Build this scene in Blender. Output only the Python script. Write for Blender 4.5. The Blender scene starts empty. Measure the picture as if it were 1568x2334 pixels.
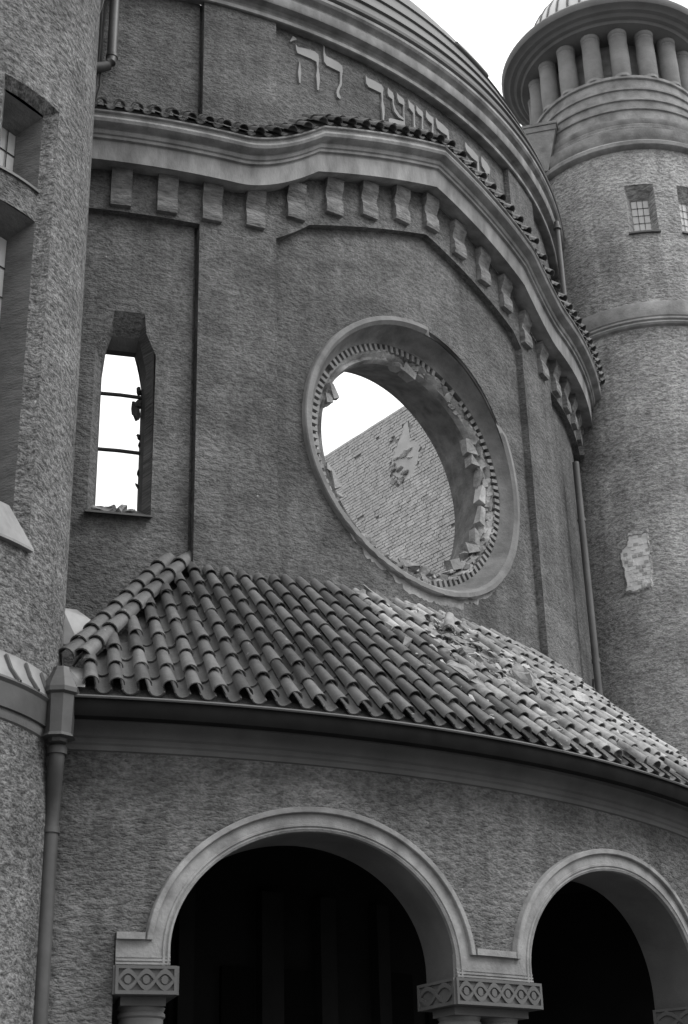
import bpy, bmesh, math, random
from mathutils import Vector, Matrix, noise
from mathutils.geometry import tessellate_polygon

S = 4.6            # metres per survey unit
EYE = 1.6
random.seed(11)
sc = bpy.context.scene
col = sc.collection
rad = math.radians

# ---------------------------------------------------------------- camera
cam_d = bpy.data.cameras.new('camera')
cam_d.sensor_fit = 'VERTICAL'
cam_d.sensor_height = 36.0
cam_d.lens = 36.0 * 3400 / 2334
cam_d.clip_start = 0.05
cam_d.clip_end = 2000
cam_d.dof.use_dof = True
cam_d.dof.focus_distance = 19.0
cam_d.dof.aperture_fstop = 2.4
cam = bpy.data.objects.new('camera', cam_d)
col.objects.link(cam)
X = Vector((0.99962272, 0.01165708, -0.02487031))
Y = -Vector((-0.02746671, 0.4242477, -0.90512953))
Z = -Vector((0.0, 0.90547115, 0.42440782))
cam.matrix_world = Matrix(((X.x, Y.x, Z.x, 0), (X.y, Y.y, Z.y, 0), (X.z, Y.z, Z.z, EYE), (0, 0, 0, 1)))
sc.camera = cam

# ---------------------------------------------------------------- overcast daylight
SUN_EL, SUN_AZ = 46.0, 108.0      # compass-like: azimuth from +Y clockwise
w = bpy.data.worlds.new('World')
sc.world = w
w.use_nodes = True
nt = w.node_tree
nt.nodes.clear()
wo = nt.nodes.new('ShaderNodeOutputWorld')
bg = nt.nodes.new('ShaderNodeBackground')
bg.inputs['Strength'].default_value = 0.12
sky = nt.nodes.new('ShaderNodeTexSky')
sky.sky_type = 'NISHITA'
sky.sun_disc = False
sky.sun_elevation = rad(SUN_EL)
sky.sun_rotation = rad(SUN_AZ)
bw = nt.nodes.new('ShaderNodeRGBToBW')
mx = nt.nodes.new('ShaderNodeMix')
mx.data_type = 'FLOAT'
mx.inputs[0].default_value = 0.80          # thick even cloud over the clear sky
mx.inputs[3].default_value = 19.0
nt.links.new(sky.outputs[0], bw.inputs[0])
nt.links.new(bw.outputs[0], mx.inputs[2])
tcw = nt.nodes.new('ShaderNodeTexCoord')
sxyz = nt.nodes.new('ShaderNodeSeparateXYZ')
cie = nt.nodes.new('ShaderNodeMapRange')       # overcast sky: three times brighter overhead than at the horizon
cie.inputs[1].default_value = 0.0; cie.inputs[2].default_value = 1.0
cie.inputs[3].default_value = 0.333; cie.inputs[4].default_value = 1.0
mul = nt.nodes.new('ShaderNodeMath'); mul.operation = 'MULTIPLY'
nt.links.new(tcw.outputs['Generated'], sxyz.inputs[0])
nt.links.new(sxyz.outputs[2], cie.inputs[0])
nt.links.new(mx.outputs[0], mul.inputs[0])
nt.links.new(cie.outputs[0], mul.inputs[1])
nt.links.new(mul.outputs[0], bg.inputs['Color'])
nt.links.new(bg.outputs[0], wo.inputs[0])

sun_d = bpy.data.lights.new('sun', 'SUN')
sun_d.energy = 1.5
sun_d.angle = rad(22)
sun = bpy.data.objects.new('sun', sun_d)
col.objects.link(sun)
sd = Vector((math.sin(rad(SUN_AZ)) * math.cos(rad(SUN_EL)), math.cos(rad(SUN_AZ)) * math.cos(rad(SUN_EL)), math.sin(rad(SUN_EL))))
sun.rotation_euler = sd.to_track_quat('Z', 'Y').to_euler()

sc.view_settings.view_transform = 'Standard'
sc.view_settings.look = 'None'
sc.view_settings.gamma = 1
sc.view_settings.use_curve_mapping = False
sc.view_settings.exposure = 0.30

# ---------------------------------------------------------------- materials (black-and-white photograph: neutral greys)
def mat(name, base, rough=0.85, spec=0.3, var=0.0, vscale=3.0, bump=0.0, bscale=20.0, coord='Object',
        stretch=(1, 1, 1), spots=0.0, stain=0.0, detail=4.0, metallic=0.0, cells=0, rand=0.0):
    m = bpy.data.materials.new(name)
    m.use_nodes = True
    n = m.node_tree
    n.nodes.clear()
    out = n.nodes.new('ShaderNodeOutputMaterial')
    b = n.nodes.new('ShaderNodeBsdfPrincipled')
    b.inputs['Roughness'].default_value = rough
    b.inputs['Specular IOR Level'].default_value = spec
    b.inputs['Metallic'].default_value = metallic
    n.links.new(b.outputs[0], out.inputs[0])
    tc = n.nodes.new('ShaderNodeTexCoord')
    mp = n.nodes.new('ShaderNodeMapping')
    mp.inputs['Scale'].default_value = stretch
    geo = n.nodes.new('ShaderNodeNewGeometry')
    csrc = tc.outputs['UV'] if coord == 'UV' else geo.outputs['Position']
    n.links.new(csrc, mp.inputs[0])
    def noise_n(scale, det, src=mp, rgh=0.55):
        t = n.nodes.new('ShaderNodeTexNoise')
        t.inputs['Scale'].default_value = scale
        t.inputs['Detail'].default_value = det
        t.inputs['Roughness'].default_value = rgh
        n.links.new(src.outputs[0], t.inputs['Vector'])
        return t
    def math_n(op, a, bb):
        t = n.nodes.new('ShaderNodeMath'); t.operation = op
        for i, v in enumerate((a, bb)):
            if isinstance(v, (int, float)): t.inputs[i].default_value = v
            else: n.links.new(v, t.inputs[i])
        return t.outputs[0]
    def mr(v, a, bb, c, d):
        t = n.nodes.new('ShaderNodeMapRange')
        n.links.new(v, t.inputs[0])
        t.inputs[1].default_value = a; t.inputs[2].default_value = bb
        t.inputs[3].default_value = c; t.inputs[4].default_value = d
        return t.outputs[0]
    val = None
    base_v = n.nodes.new('ShaderNodeValue'); base_v.outputs[0].default_value = base
    val = base_v.outputs[0]
    if var:
        t = noise_n(vscale, detail)
        val = math_n('MULTIPLY', val, mr(t.outputs[0], 0.25, 0.75, 1 - var, 1 + var))
    if stain:
        t = noise_n(0.45, 5.0, rgh=0.6)
        tm = n.nodes.new('ShaderNodeMapping'); tm.inputs['Scale'].default_value = (1.0, 0.8, 1.0)
        n.links.new(csrc, tm.inputs[0])
        n.links.new(tm.outputs[0], t.inputs['Vector'])
        val = math_n('MULTIPLY', val, mr(t.outputs[0], 0.3, 0.7, 1 - stain, 1 + stain))
    if cells:
        tq = noise_n(1.0, 6.0, rgh=0.65)
        tn2 = n.nodes.new('ShaderNodeMapping'); tn2.inputs['Scale'].default_value = (1.5, 2.1, 1.0)
        n.links.new(csrc, tn2.inputs[0]); n.links.new(tn2.outputs[0], tq.inputs['Vector'])
        val = math_n('MULTIPLY', val, mr(tq.outputs[0], 0.28, 0.72, 0.72, 1.32))
        ts = noise_n(1.0, 3.0, rgh=0.5)                      # rain streaks
        tn3 = n.nodes.new('ShaderNodeMapping'); tn3.inputs['Scale'].default_value = (4.5, 0.35, 1.0)
        n.links.new(csrc, tn3.inputs[0]); n.links.new(tn3.outputs[0], ts.inputs['Vector'])
        val = math_n('MULTIPLY', val, mr(ts.outputs[0], 0.3, 0.7, 0.86, 1.14))
    if rand:
        oi = n.nodes.new('ShaderNodeObjectInfo')
        val = math_n('MULTIPLY', val, mr(oi.outputs['Random'], 0, 1, 1 - rand, 1 + rand))
    if spots:
        v = n.nodes.new('ShaderNodeTexNoise'); v.inputs['Scale'].default_value = 17.0; v.inputs['Detail'].default_value = 1.0
        n.links.new(csrc, v.inputs['Vector'])
        val = math_n('ADD', val, mr(v.outputs[0], 0.76, 0.82, 0.0, spots))
    cb = n.nodes.new('ShaderNodeCombineColor')
    for i in range(3): n.links.new(val, cb.inputs[i])
    n.links.new(cb.outputs[0], b.inputs['Base Color'])
    if bump:
        t = noise_n(bscale, 5.0, rgh=0.6)
        h = t.outputs[0]
        if cells:
            t2 = noise_n(bscale * 2.6, 4.0)
            h = math_n('ADD', mr(t.outputs[0], 0.32, 0.60, 0, 1), math_n('MULTIPLY', t2.outputs[0], 0.9))
        bp = n.nodes.new('ShaderNodeBump')
        bp.inputs['Strength'].default_value = 1.0
        bp.inputs['Distance'].default_value = bump
        n.links.new(h, bp.inputs['Height'])
        n.links.new(bp.outputs[0], b.inputs['Normal'])
        if cells:   # dragged pits coloured darker, raised grain paler
            pit = mr(t.outputs[0], 0.34, 0.56, 1 - 0.5 * cells, 1 + 0.14 * cells)
            pit2 = mr(t2.outputs[0], 0.30, 0.62, 1 - 0.42 * cells, 1 + 0.28 * cells)
            val2 = math_n('MULTIPLY', math_n('MULTIPLY', val, pit), pit2)
            for i in range(3):
                n.links.new(val2, cb.inputs[i])
    return m

M = {}
M['stucco'] = mat('dragged_stucco', 0.124, 0.95, 0.15, 0.18, 0.35, 0.014, 1.0, 'UV', (12, 18, 1), spots=0.20, stain=0.34, cells=0.62)
M['stucco_flare'] = mat('flare_pale_stucco', 0.34, 0.95, 0.15, 0.14, 0.35, 0.022, 1.0, 'UV', (10, 17, 1), spots=0.2, stain=0.24, cells=0.8)  # turret stucco; flare brightness is put into the paler base colour
M['stucco_porch'] = mat('porch_stucco', 0.150, 0.95, 0.15, 0.15, 0.3, 0.024, 1.0, 'UV', (10, 19, 1), spots=0.1, stain=0.32, cells=0.75)
M['trim'] = mat('stone_trim', 0.235, 0.88, 0.15, 0.40, 4.0, 0.009, 26, stain=0.30, detail=8.0)
M['trim_dark'] = mat('dark_stone_trim', 0.125, 0.8, 0.25, 0.25, 2.0, 0.004, 40, stain=0.2)  # darker grey for the mouldings below the gutters
M['cornice'] = mat('cornice_render', 0.235, 0.85, 0.2, 0.50, 3.4, 0.008, 26, stretch=(1, 1, .4), stain=0.25)
M['tile'] = mat('clay_roof_tile', 0.100, 0.42, 0.55, 0.22, 9.0, 0.004, 35, stain=0.3, rand=0.38, spots=0.25)
M['tile_dusty'] = mat('dusty_roof_tile', 0.26, 0.85, 0.3, 0.45, 7.0, 0.008, 25, stain=0.3, rand=0.30, spots=0.35)
M['mortar'] = mat('roof_bedding_mortar', 0.10, 0.95, 0.1, 0.4, 6.0, 0.02, 15)
M['plaster'] = mat('broken_plaster', 0.27, 0.95, 0.1, 0.40, 5.0, 0.03, 9, stain=0.35)
M['rubble'] = mat('broken_masonry', 0.25, 0.95, 0.1, 0.45, 6.0, 0.03, 14, stain=0.3)
M['brick'] = mat('old_brick', 0.50, 0.9, 0.2, 0.2, 6.0, 0.006, 30, rand=0.14)
M['brick_joint'] = mat('brick_joint_mortar', 0.28, 0.95, 0.1, 0.2, 5.0)
M['int_plaster'] = mat('interior_plaster', 0.46, 0.95, 0.1, 0.12, 3.0, 0.006, 10, stain=0.18)
M['metal'] = mat('weathered_zinc', 0.062, 0.5, 0.5, 0.3, 3.0, 0.002, 15, stain=0.3)
M['metal_dark'] = mat('dark_zinc_gutter', 0.014, 0.9, 0.05, 0.3, 3.0)
M['copper'] = mat('pale_copper_sheet', 0.23, 0.5, 0.5, 0.30, 3.5, 0.004, 8, stain=0.4)
M['roofmetal'] = mat('standing_seam_roof', 0.11, 0.6, 0.4, 0.15, 1.0, 0.002, 6, stain=0.2)
M['domemetal'] = mat('pale_dome_sheet', 0.55, 0.6, 0.4, 0.12, 1.0)
M['iron'] = mat('window_iron', 0.02, 0.6, 0.4)
M['glass'] = mat('leaded_glass', 0.42, 0.15, 0.8, 0.15, 5.0)
M['int_shade'] = mat('shade_black_interior', 0.012, 0.95, 0.1, 0.3, 1.0)  # porch interior: deep shade put into a near-black colour
M['int_shade2'] = mat('shade_black_pilaster', 0.018, 0.95, 0.1, 0.3, 1.0)  # a touch paler, with the interior shade still in the colour
M['int_shade3'] = mat('shade_black_doorway', 0.004, 0.95, 0.1)  # unlit depth of the doorways painted as flat black
M['column'] = mat('smooth_stone_column', 0.13, 0.7, 0.3, 0.15, 2.0)
M['capital'] = mat('carved_capital_stone', 0.105, 0.8, 0.25, 0.15, 3.0, 0.003, 40)
M['paving'] = mat('stone_paving', 0.085, 0.9, 0.2, 0.2, 1.0, 0.004, 10)
M['letter'] = mat('raised_letter_render', 0.27, 0.8, 0.25, 0.12, 4.0)
M['bare'] = mat('bare_wall_patch', 0.72, 0.95, 0.1, 0.2, 6.0, 0.01, 12)
M['stone_chip'] = mat('bright_broken_plaster', 0.42, 0.95, 0.1, 0.25, 6.0, 0.02, 12)

# ---------------------------------------------------------------- helpers
def W(x, y, z):
    return Vector((x * S, y * S, z * S + EYE))
FC = (-1.16732, 5.63512)     # centre of the bowed entrance front
TR = (1.3133, 5.5438)        # right turret
TL = (-1.0995, 3.1114)       # left turret
def P(c, a, r, z):
    return W(c[0] + r * math.sin(rad(a)), c[1] - r * math.cos(rad(a)), z)

def tag(o, label=None, cat=None, group=None, kind=None):
    if label: o['label'] = label
    if cat: o['category'] = cat
    if group: o['group'] = group
    if kind: o['kind'] = kind
    return o
def thing(name, loc, label, cat, group=None):
    o = bpy.data.objects.new(name, None)
    o.empty_display_size = 0.3
    col.objects.link(o)
    o.location = loc
    return tag(o, label, cat, group)
def attach(o, parent):
    if parent is not None:
        o.parent = parent
        # parts keep a world origin at (0,0,0) unless they are placed copies
        base = Vector((0, 0, 0))
        p = parent
        while p is not None:
            base += p.location
            p = p.parent
        o.location = o.location - base
def mk(name, verts, faces, m, parent=None, uvs=None, smooth=False, sharp=35, link=True, merge=0.0):
    me = bpy.data.meshes.new(name)
    me.from_pydata([tuple(v) for v in verts], [], faces)
    if uvs:
        ul = me.uv_layers.new(name='UVMap')
        for poly in me.polygons:
            for li in poly.loop_indices:
                ul.data[li].uv = uvs[me.loops[li].vertex_index]
    if merge:
        bm = bmesh.new(); bm.from_mesh(me)
        bmesh.ops.remove_doubles(bm, verts=bm.verts, dist=merge)
        bm.to_mesh(me); bm.free()
    me.materials.append(m)
    if smooth:
        for poly in me.polygons: poly.use_smooth = True
        me.set_sharp_from_angle(angle=rad(sharp))
    me.update()
    if not link: return me
    o = bpy.data.objects.new(name, me)
    col.objects.link(o)
    attach(o, parent)
    return o
def place(name, me, mw, parent):
    """copy of shared mesh data at world matrix mw under parent (all ancestors only translated)"""
    o = bpy.data.objects.new(name, me)
    col.objects.link(o)
    base = Vector((0, 0, 0)); p = parent
    while p is not None:
        base += p.location; p = p.parent
    o.parent = parent
    o.matrix_basis = Matrix.Translation(-base) @ mw
    return o

class G:
    """collects geometry in world space"""
    def __init__(s): s.v = []; s.f = []; s.u = []
    def add(s, vs, fs, us=None):
        b = len(s.v); s.v += vs; s.f += [tuple(i + b for i in f) for f in fs]
        s.u += us if us else [(v[0] * 0.7 + v[1] * 0.7, v[2]) for v in vs]
    def grid(s, rows, us=None, closed=False):
        n = len(rows[0]); b = len(s.v)
        for ri, r in enumerate(rows):
            s.v += r
            s.u += us[ri] if us else [(v[0] * 0.7 + v[1] * 0.7, v[2]) for v in r]
        for i in range(len(rows) - 1):
            for j in range(n if closed else n - 1):
                k = (j + 1) % n
                s.f.append((b + i * n + j, b + i * n + k, b + (i + 1) * n + k, b + (i + 1) * n + j))
    def box(s, o, ax, ay, az):
        """box centred at o with half axes"""
        vs = [o + ax * i + ay * j + az * k for i in (-1, 1) for j in (-1, 1) for k in (-1, 1)]
        s.add(vs, [(0, 1, 3, 2), (4, 6, 7, 5), (0, 4, 5, 1), (2, 3, 7, 6), (0, 2, 6, 4), (1, 5, 7, 3)])
    def tube(s, pts, r, n=12, caps=True):
        rows = []
        for i, p in enumerate(pts):
            d = (pts[min(i + 1, len(pts) - 1)] - pts[max(i - 1, 0)]).normalized()
            up = Vector((0, 0, 1)) if abs(d.z) < 0.9 else Vector((0, 1, 0))
            a = d.cross(up).normalized(); b2 = d.cross(a)
            rr = r[i] if isinstance(r, (list, tuple)) else r
            rows.append([p + (a * math.cos(2 * math.pi * k / n) + b2 * math.sin(2 * math.pi * k / n)) * rr for k in range(n)])
        s.grid(rows, closed=True)
        if caps:
            b = len(s.v); s.v += rows[0] + rows[-1]; s.u += [(0, 0)] * (2 * n)
            s.f.append(tuple(range(b, b + n))); s.f.append(tuple(range(b + 2 * n - 1, b + n - 1, -1)))
    def mk(s, name, m, parent=None, **k):
        return mk(name, s.v, s.f, m, parent, uvs=s.u, **k)

def arange(a0, a1, step):
    n = max(1, int(round(abs(a1 - a0) / step)))
    return [a0 + (a1 - a0) * i / n for i in range(n + 1)]
def sweep(g, c, prof, angs, h=None, ends=True):
    """revolve a profile of (r, z) round c over angs; h(a) lifts it"""
    rows = []; us = []
    L = [0]
    for i in range(1, len(prof)):
        L.append(L[-1] + math.hypot(prof[i][0] - prof[i - 1][0], prof[i][1] - prof[i - 1][1]))
    for a in angs:
        dz = h(a) if h else 0
        rows.append([P(c, a, r, z + dz) for r, z in prof])
        us.append([(rad(a) * prof[0][0] * S, (prof[0][1] + l) * S) for l in L])
    g.grid(rows, us)
    if ends:
        for r in (rows[0], rows[-1]):
            g.add(list(r), [tuple(range(len(r)))])
def wall(g, c, R, regs, step=0.6):
    """cylindrical wall in column strips. regs: (a0, a1, [(lo, hi), ...][, fine])"""
    for reg in regs:
        a0, a1, iv = reg[:3]
        if len(reg) > 3 and reg[3]:
            n = reg[3]
            angs = [a0 + (a1 - a0) * (1 - math.cos(math.pi * i / n)) / 2 for i in range(n + 1)]
        else:
            angs = arange(a0, a1, step)
        for lo, hi in iv:
            lo_f = lo if callable(lo) else (lambda a, v=lo: v)
            hi_f = hi if callable(hi) else (lambda a, v=hi: v)
            rows = []; us = []
            for a in angs:
                z0, z1 = lo_f(a), max(hi_f(a), lo_f(a))
                rows.append([P(c, a, R, z0), P(c, a, R, z1)])
                us.append([(rad(a) * R * S, z0 * S), (rad(a) * R * S, z1 * S)])
            g.grid(rows, us)
def radial_face(g, c, a, r0, r1, z0, z1):
    g.add([P(c, a, r0, z0), P(c, a, r1, z0), P(c, a, r1, z1), P(c, a, r0, z1)], [(0, 1, 2, 3)],
          [(r0 * S, z0 * S), (r1 * S, z0 * S), (r1 * S, z1 * S), (r0 * S, z1 * S)])
def shelf(g, c, angs, r0, r1, zf):
    z = zf if callable(zf) else (lambda a: zf)
    g.grid([[P(c, a, r0, z(a)), P(c, a, r1, z(a))] for a in angs],
           [[(rad(a) * r0 * S, 0), (rad(a) * r0 * S, (r1 - r0) * S)] for a in angs])
def arcbox(g, c, a0, a1, r0, r1, z0, z1, step=1.0):
    prof = [(r0, z0), (r1, z0), (r1, z1), (r0, z1), (r0, z0)]
    sweep(g, c, prof, arange(a0, a1, step))
def chunk(name, r, seed, m, flat=(1, 1, 1)):
    """broken brick or mortar block: a skewed box with a knocked-off corner"""
    rnd = random.Random(seed)
    bm = bmesh.new()
    bmesh.ops.create_cube(bm, size=2)
    bmesh.ops.bisect_plane(bm, geom=bm.verts[:] + bm.edges[:] + bm.faces[:], plane_co=Vector((rnd.uniform(.2, .7), rnd.uniform(-.3, .5), rnd.uniform(.1, .7))),
                           plane_no=Vector((rnd.uniform(.3, 1), rnd.uniform(-1, 1), rnd.uniform(.2, 1))), clear_outer=True)
    bmesh.ops.holes_fill(bm, edges=bm.edges[:])
    for v in bm.verts:
        p = v.co + Vector((rnd.uniform(-.22, .22), rnd.uniform(-.22, .22), rnd.uniform(-.22, .22)))
        v.co = Vector((p.x * flat[0], p.y * flat[1], p.z * flat[2])) * r
    me = bpy.data.meshes.new(name)
    bm.to_mesh(me); bm.free()
    me.materials.append(m)
    return me
def rock(name, r, seed, m, parent=None, sub=1, flat=(1, 1, 1), link=True):
    """angular broken lump: an icosphere cut by random planes"""
    bm = bmesh.new()
    bmesh.ops.create_icosphere(bm, subdivisions=2, radius=1)
    rnd = random.Random(seed)
    planes = []
    for i in range(9):
        n_ = Vector((rnd.uniform(-1, 1), rnd.uniform(-1, 1), rnd.uniform(-1, 1))).normalized()
        planes.append((n_, rnd.uniform(.22, .62)))
    for v in bm.verts:
        p = v.co.copy()
        for n_, d_ in planes:
            e_ = p.dot(n_) - d_
            if e_ > 0: p -= n_ * e_
        p *= 1 + .35 * noise.noise(p * 2.6 + Vector((seed, 0, 0))) + .18 * noise.noise(p * 6 + Vector((0, seed, 0)))
        v.co = Vector((p.x * flat[0], p.y * flat[1], p.z * flat[2])) * r * 1.45
    me = bpy.data.meshes.new(name)
    bm.to_mesh(me); bm.free()
    me.materials.append(m)
    return me

# outlines of the raised letters: (angle on the bow, height)
LETTERS={'mark': [(29.67, 3.533), (30.01, 3.529), (30.05, 3.522), (29.73, 3.515), (29.45, 3.505), (29.36, 3.506), (29.53, 3.519)], 'he': [(29.93, 3.503), (30.14, 3.493), (30.9, 3.499), (31.89, 3.503), (32.29, 3.496), (32.36, 3.477), (32.29, 3.453), (32.26, 3.441), (32.38, 3.408), (32.4, 3.391), (32.26, 3.344), (32.12, 3.342), (32.08, 3.375), (32.02, 3.402), (32.17, 3.439), (32.07, 3.461), (31.45, 3.465), (30.61, 3.466), (30.13, 3.467), (30.01, 3.48)], 'he_leg': [(30.32, 3.437), (30.4, 3.422), (30.44, 3.389), (30.38, 3.345), (30.26, 3.343), (30.14, 3.384), (30.26, 3.415)], 'lamed': [(32.89, 3.545), (33.01, 3.541), (32.99, 3.517), (33.12, 3.504), (33.77, 3.501), (34.44, 3.498), (34.88, 3.491), (34.91, 3.468), (34.8, 3.443), (34.77, 3.408), (34.5, 3.383), (34.41, 3.367), (34.62, 3.351), (34.51, 3.343), (34.25, 3.347), (34.14, 3.363), (34.24, 3.381), (34.56, 3.41), (34.64, 3.44), (34.6, 3.46), (33.89, 3.462), (33.16, 3.464), (32.91, 3.475), (32.84, 3.509)], 'resh': [(37.54, 3.498), (37.77, 3.491), (38.54, 3.494), (39.44, 3.493), (39.68, 3.483), (39.58, 3.46), (39.52, 3.424), (39.68, 3.403), (39.68, 3.38), (39.56, 3.343), (39.4, 3.34), (39.38, 3.375), (39.31, 3.402), (39.41, 3.431), (39.35, 3.456), (38.66, 3.455), (37.86, 3.454), (37.6, 3.464)], 'ayin_a': [(41.36, 3.496), (41.59, 3.491), (42.22, 3.486), (42.3, 3.469), (42.21, 3.435), (42.21, 3.394), (42.25, 3.354), (42.04, 3.349), (40.18, 3.333), (40.15, 3.36), (40.44, 3.367), (42.06, 3.384), (42.14, 3.457), (41.6, 3.458), (41.39, 3.472)], 'ayin_b': [(40.23, 3.497), (40.44, 3.49), (40.86, 3.485), (40.92, 3.469), (40.88, 3.438), (41.11, 3.419), (41.6, 3.402), (42.08, 3.398), (42.03, 3.39), (41.41, 3.39), (40.92, 3.404), (40.75, 3.43), (40.75, 3.454), (40.28, 3.459), (40.17, 3.472)], 'shin_a': [(42.84, 3.497), (43.06, 3.489), (43.6, 3.484), (43.65, 3.458), (43.58, 3.421), (43.66, 3.381), (43.66, 3.364), (43.41, 3.362), (43.41, 3.406), (43.45, 3.448), (42.89, 3.461)], 'shin_b': [(43.89, 3.492), (44.16, 3.487), (44.77, 3.481), (44.8, 3.458), (44.7, 3.426), (44.78, 3.386), (44.75, 3.371), (44.51, 3.366), (44.53, 3.417), (44.64, 3.455), (44.11, 3.459), (43.89, 3.469)], 'shin_c': [(45.26, 3.498), (45.59, 3.489), (46.26, 3.486), (46.28, 3.465), (46.16, 3.427), (46.27, 3.393), (45.95, 3.381), (45.94, 3.416), (46.06, 3.454), (45.52, 3.458), (45.23, 3.467)], 'shin_base': [(43.46, 3.383), (44.62, 3.383), (46.26, 3.39), (46.15, 3.364), (44.57, 3.355), (43.46, 3.351)], 'he2': [(46.68, 3.497), (46.97, 3.489), (47.78, 3.488), (48.56, 3.481), (48.63, 3.449), (48.54, 3.405), (48.53, 3.384), (48.31, 3.379), (48.35, 3.431), (48.32, 3.451), (47.49, 3.449), (46.85, 3.453), (46.69, 3.474)], 'he2_leg': [(46.89, 3.436), (47.07, 3.428), (46.97, 3.381), (46.77, 3.38)], 'he3': [(51.32, 3.49), (51.67, 3.483), (52.67, 3.481), (53.58, 3.474), (53.64, 3.445), (53.58, 3.394), (53.43, 3.349), (53.17, 3.343), (53.24, 3.399), (53.34, 3.444), (52.31, 3.442), (51.51, 3.452), (51.3, 3.465)], 'he3_leg': [(51.66, 3.422), (51.86, 3.411), (51.7, 3.356), (51.52, 3.358)], 'zayin': [(54.25, 3.492), (54.57, 3.487), (55.35, 3.484), (55.85, 3.47), (55.65, 3.438), (55.27, 3.439), (54.96, 3.38), (54.7, 3.38), (54.84, 3.435), (54.25, 3.446), (54.12, 3.468)]}

# ================================================================ SETTING
gr = G()
gr.add([Vector((-400, -400, 0)), Vector((400, -400, 0)), Vector((400, 400, 0)), Vector((-400, 400, 0))], [(0, 1, 2, 3)],
       [(-400, -400), (400, -400), (400, 400), (-400, 400)])
tag(gr.mk('ground', M['paving']), kind='structure')
GZ = -EYE / S

# ================================================================ THE BOWED ENTRANCE FRONT
front = thing('entrance_front', P(FC, 42.4, 2.13, GZ), 'tall bowed stucco entrance front with a wrecked round window between two round turrets', 'building')
R0, R1, RT, RI = 2.14, 2.115, 2.096, 1.88
AX = 42.6
def h(a):                      # the cornice climbs over the round window
    o = abs(a - 43.2)
    if o >= 19.5: return 0.0
    if o > 12.7: return 0.13 * ((19.5 - o) / 6.8) ** 1.7
    return 0.13 + 0.15 * (12.7 - o) / 12.7
ANG = sorted(set([round(x, 3) for x in arange(-6, 23.7, 1.0) + arange(23.7, 30.5, 0.4) + arange(30.5, 43.2, 0.9) + arange(43.2, 55.9, 0.9) + arange(55.9, 62.7, 0.4) + arange(62.7, 104, 1.0)]))
def between(a0, a1):
    return [a0] + [x for x in ANG if a0 + .05 < x < a1 - .05] + [a1]
def wallA(g, c, R, a0, a1, lo, hi):
    lo_f = lo if callable(lo) else (lambda a: lo)
    hi_f = hi if callable(hi) else (lambda a: hi)
    A = between(a0, a1)
    g.grid([[P(c, a, R, lo_f(a)), P(c, a, R, hi_f(a))] for a in A],
           [[(rad(a) * R * S, lo_f(a) * S), (rad(a) * R * S, hi_f(a) * S)] for a in A])
PB = 2.66                                             # top of the flat recessed panels
def panel(a):
    return 2.625 + h(a) * 1.03
def soff(a): return 2.80 + h(a)
RZ, RA, RR = 2.095, 42.4, 0.461                       # rose: height, angle, radius
def rose_hi(a):
    d = (rad(a - RA) * R1); return RZ + math.sqrt(max(RR * RR - d * d, 0))
def rose_lo(a):
    d = (rad(a - RA) * R1); return RZ - math.sqrt(max(RR * RR - d * d, 0))
dr = math.degrees(RR / R1)
# window outline in the side panel
WIN = [(13.25, 1.70), (17.85, 1.70), (17.7, 2.215), (17.05, 2.27), (16.9, 2.335), (14.55, 2.335), (14.3, 2.27), (13.25, 2.215)]
def win_hi(a):
    pts = [(13.25, 2.215), (14.3, 2.27), (14.55, 2.335), (16.9, 2.335), (17.05, 2.27), (17.7, 2.215), (17.85, 2.2)]
    for (x0, y0), (x1, y1) in zip(pts, pts[1:]):
        if x0 <= a <= x1: return y0 + (y1 - y0) * (a - x0) / (x1 - x0)
    return 2.2
g = G()
B0 = 0.95
wall(g, FC, R1, [(-6, 13.25, [(B0, PB)]), (13.25, 14.3, [(B0, 1.70), (win_hi, PB)]), (14.3, 14.55, [(B0, 1.70), (win_hi, PB)]),
                 (14.55, 16.9, [(B0, 1.70), (win_hi, PB)]), (16.9, 17.05, [(B0, 1.70), (win_hi, PB)]), (17.05, 17.7, [(B0, 1.70), (win_hi, PB)]),
                 (17.7, 17.85, [(B0, 1.70), (win_hi, PB)]), (17.85, 20.64, [(B0, PB)])])
for g0_, g1_, r_, zz0, zz1 in ((20.64, 20.9, R1, B0, PB), (64.0, 64.26, R1, B0, PB), (20.84, 21.1, 2.096, 2.95, 3.57), (66.0, 66.26, 2.096, 2.95, 3.57)):
    wall(g, FC, r_ - .018, [(g0_, g1_, [(zz0, zz1)])]); radial_face(g, FC, g0_, r_ - .018, r_, zz0, zz1); radial_face(g, FC, g1_, r_ - .018, r_, zz0, zz1)
wallA(g, FC, R0, -6, 20.9, PB, soff)
wallA(g, FC, R0, 20.9, 27.4, B0, soff)
A = between(27.4, 57.4)
A1 = [a for a in A if a < RA - dr] + [RA - dr]
def part_wall(angs, lo, hi):
    g.grid([[P(FC, a, R1, lo(a)), P(FC, a, R1, hi(a))] for a in angs], [[(rad(a) * R1 * S, lo(a) * S), (rad(a) * R1 * S, hi(a) * S)] for a in angs])
part_wall(A1, lambda a: B0, panel)
mid = [RA - dr + 2 * dr * (1 - math.cos(math.pi * i / 72)) / 2 for i in range(73)]
mid = sorted(set([round(x, 4) for x in mid] + [43.2, 30.5, 55.9]))
mid = [x for x in mid if RA - dr - 1e-3 <= x <= RA + dr + 1e-3]
part_wall(mid, rose_hi, panel)
part_wall(mid, lambda a: B0, rose_lo)
part_wall([RA + dr] + [a for a in A if a > RA + dr], lambda a: B0, panel)
wallA(g, FC, R0, 27.4, 57.4, panel, soff)
wallA(g, FC, R0, 57.4, 64.0, B0, soff)
wallA(g, FC, R1, 64.26, 104, B0, PB)
wallA(g, FC, R0, 64.0, 104, PB, soff)
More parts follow.
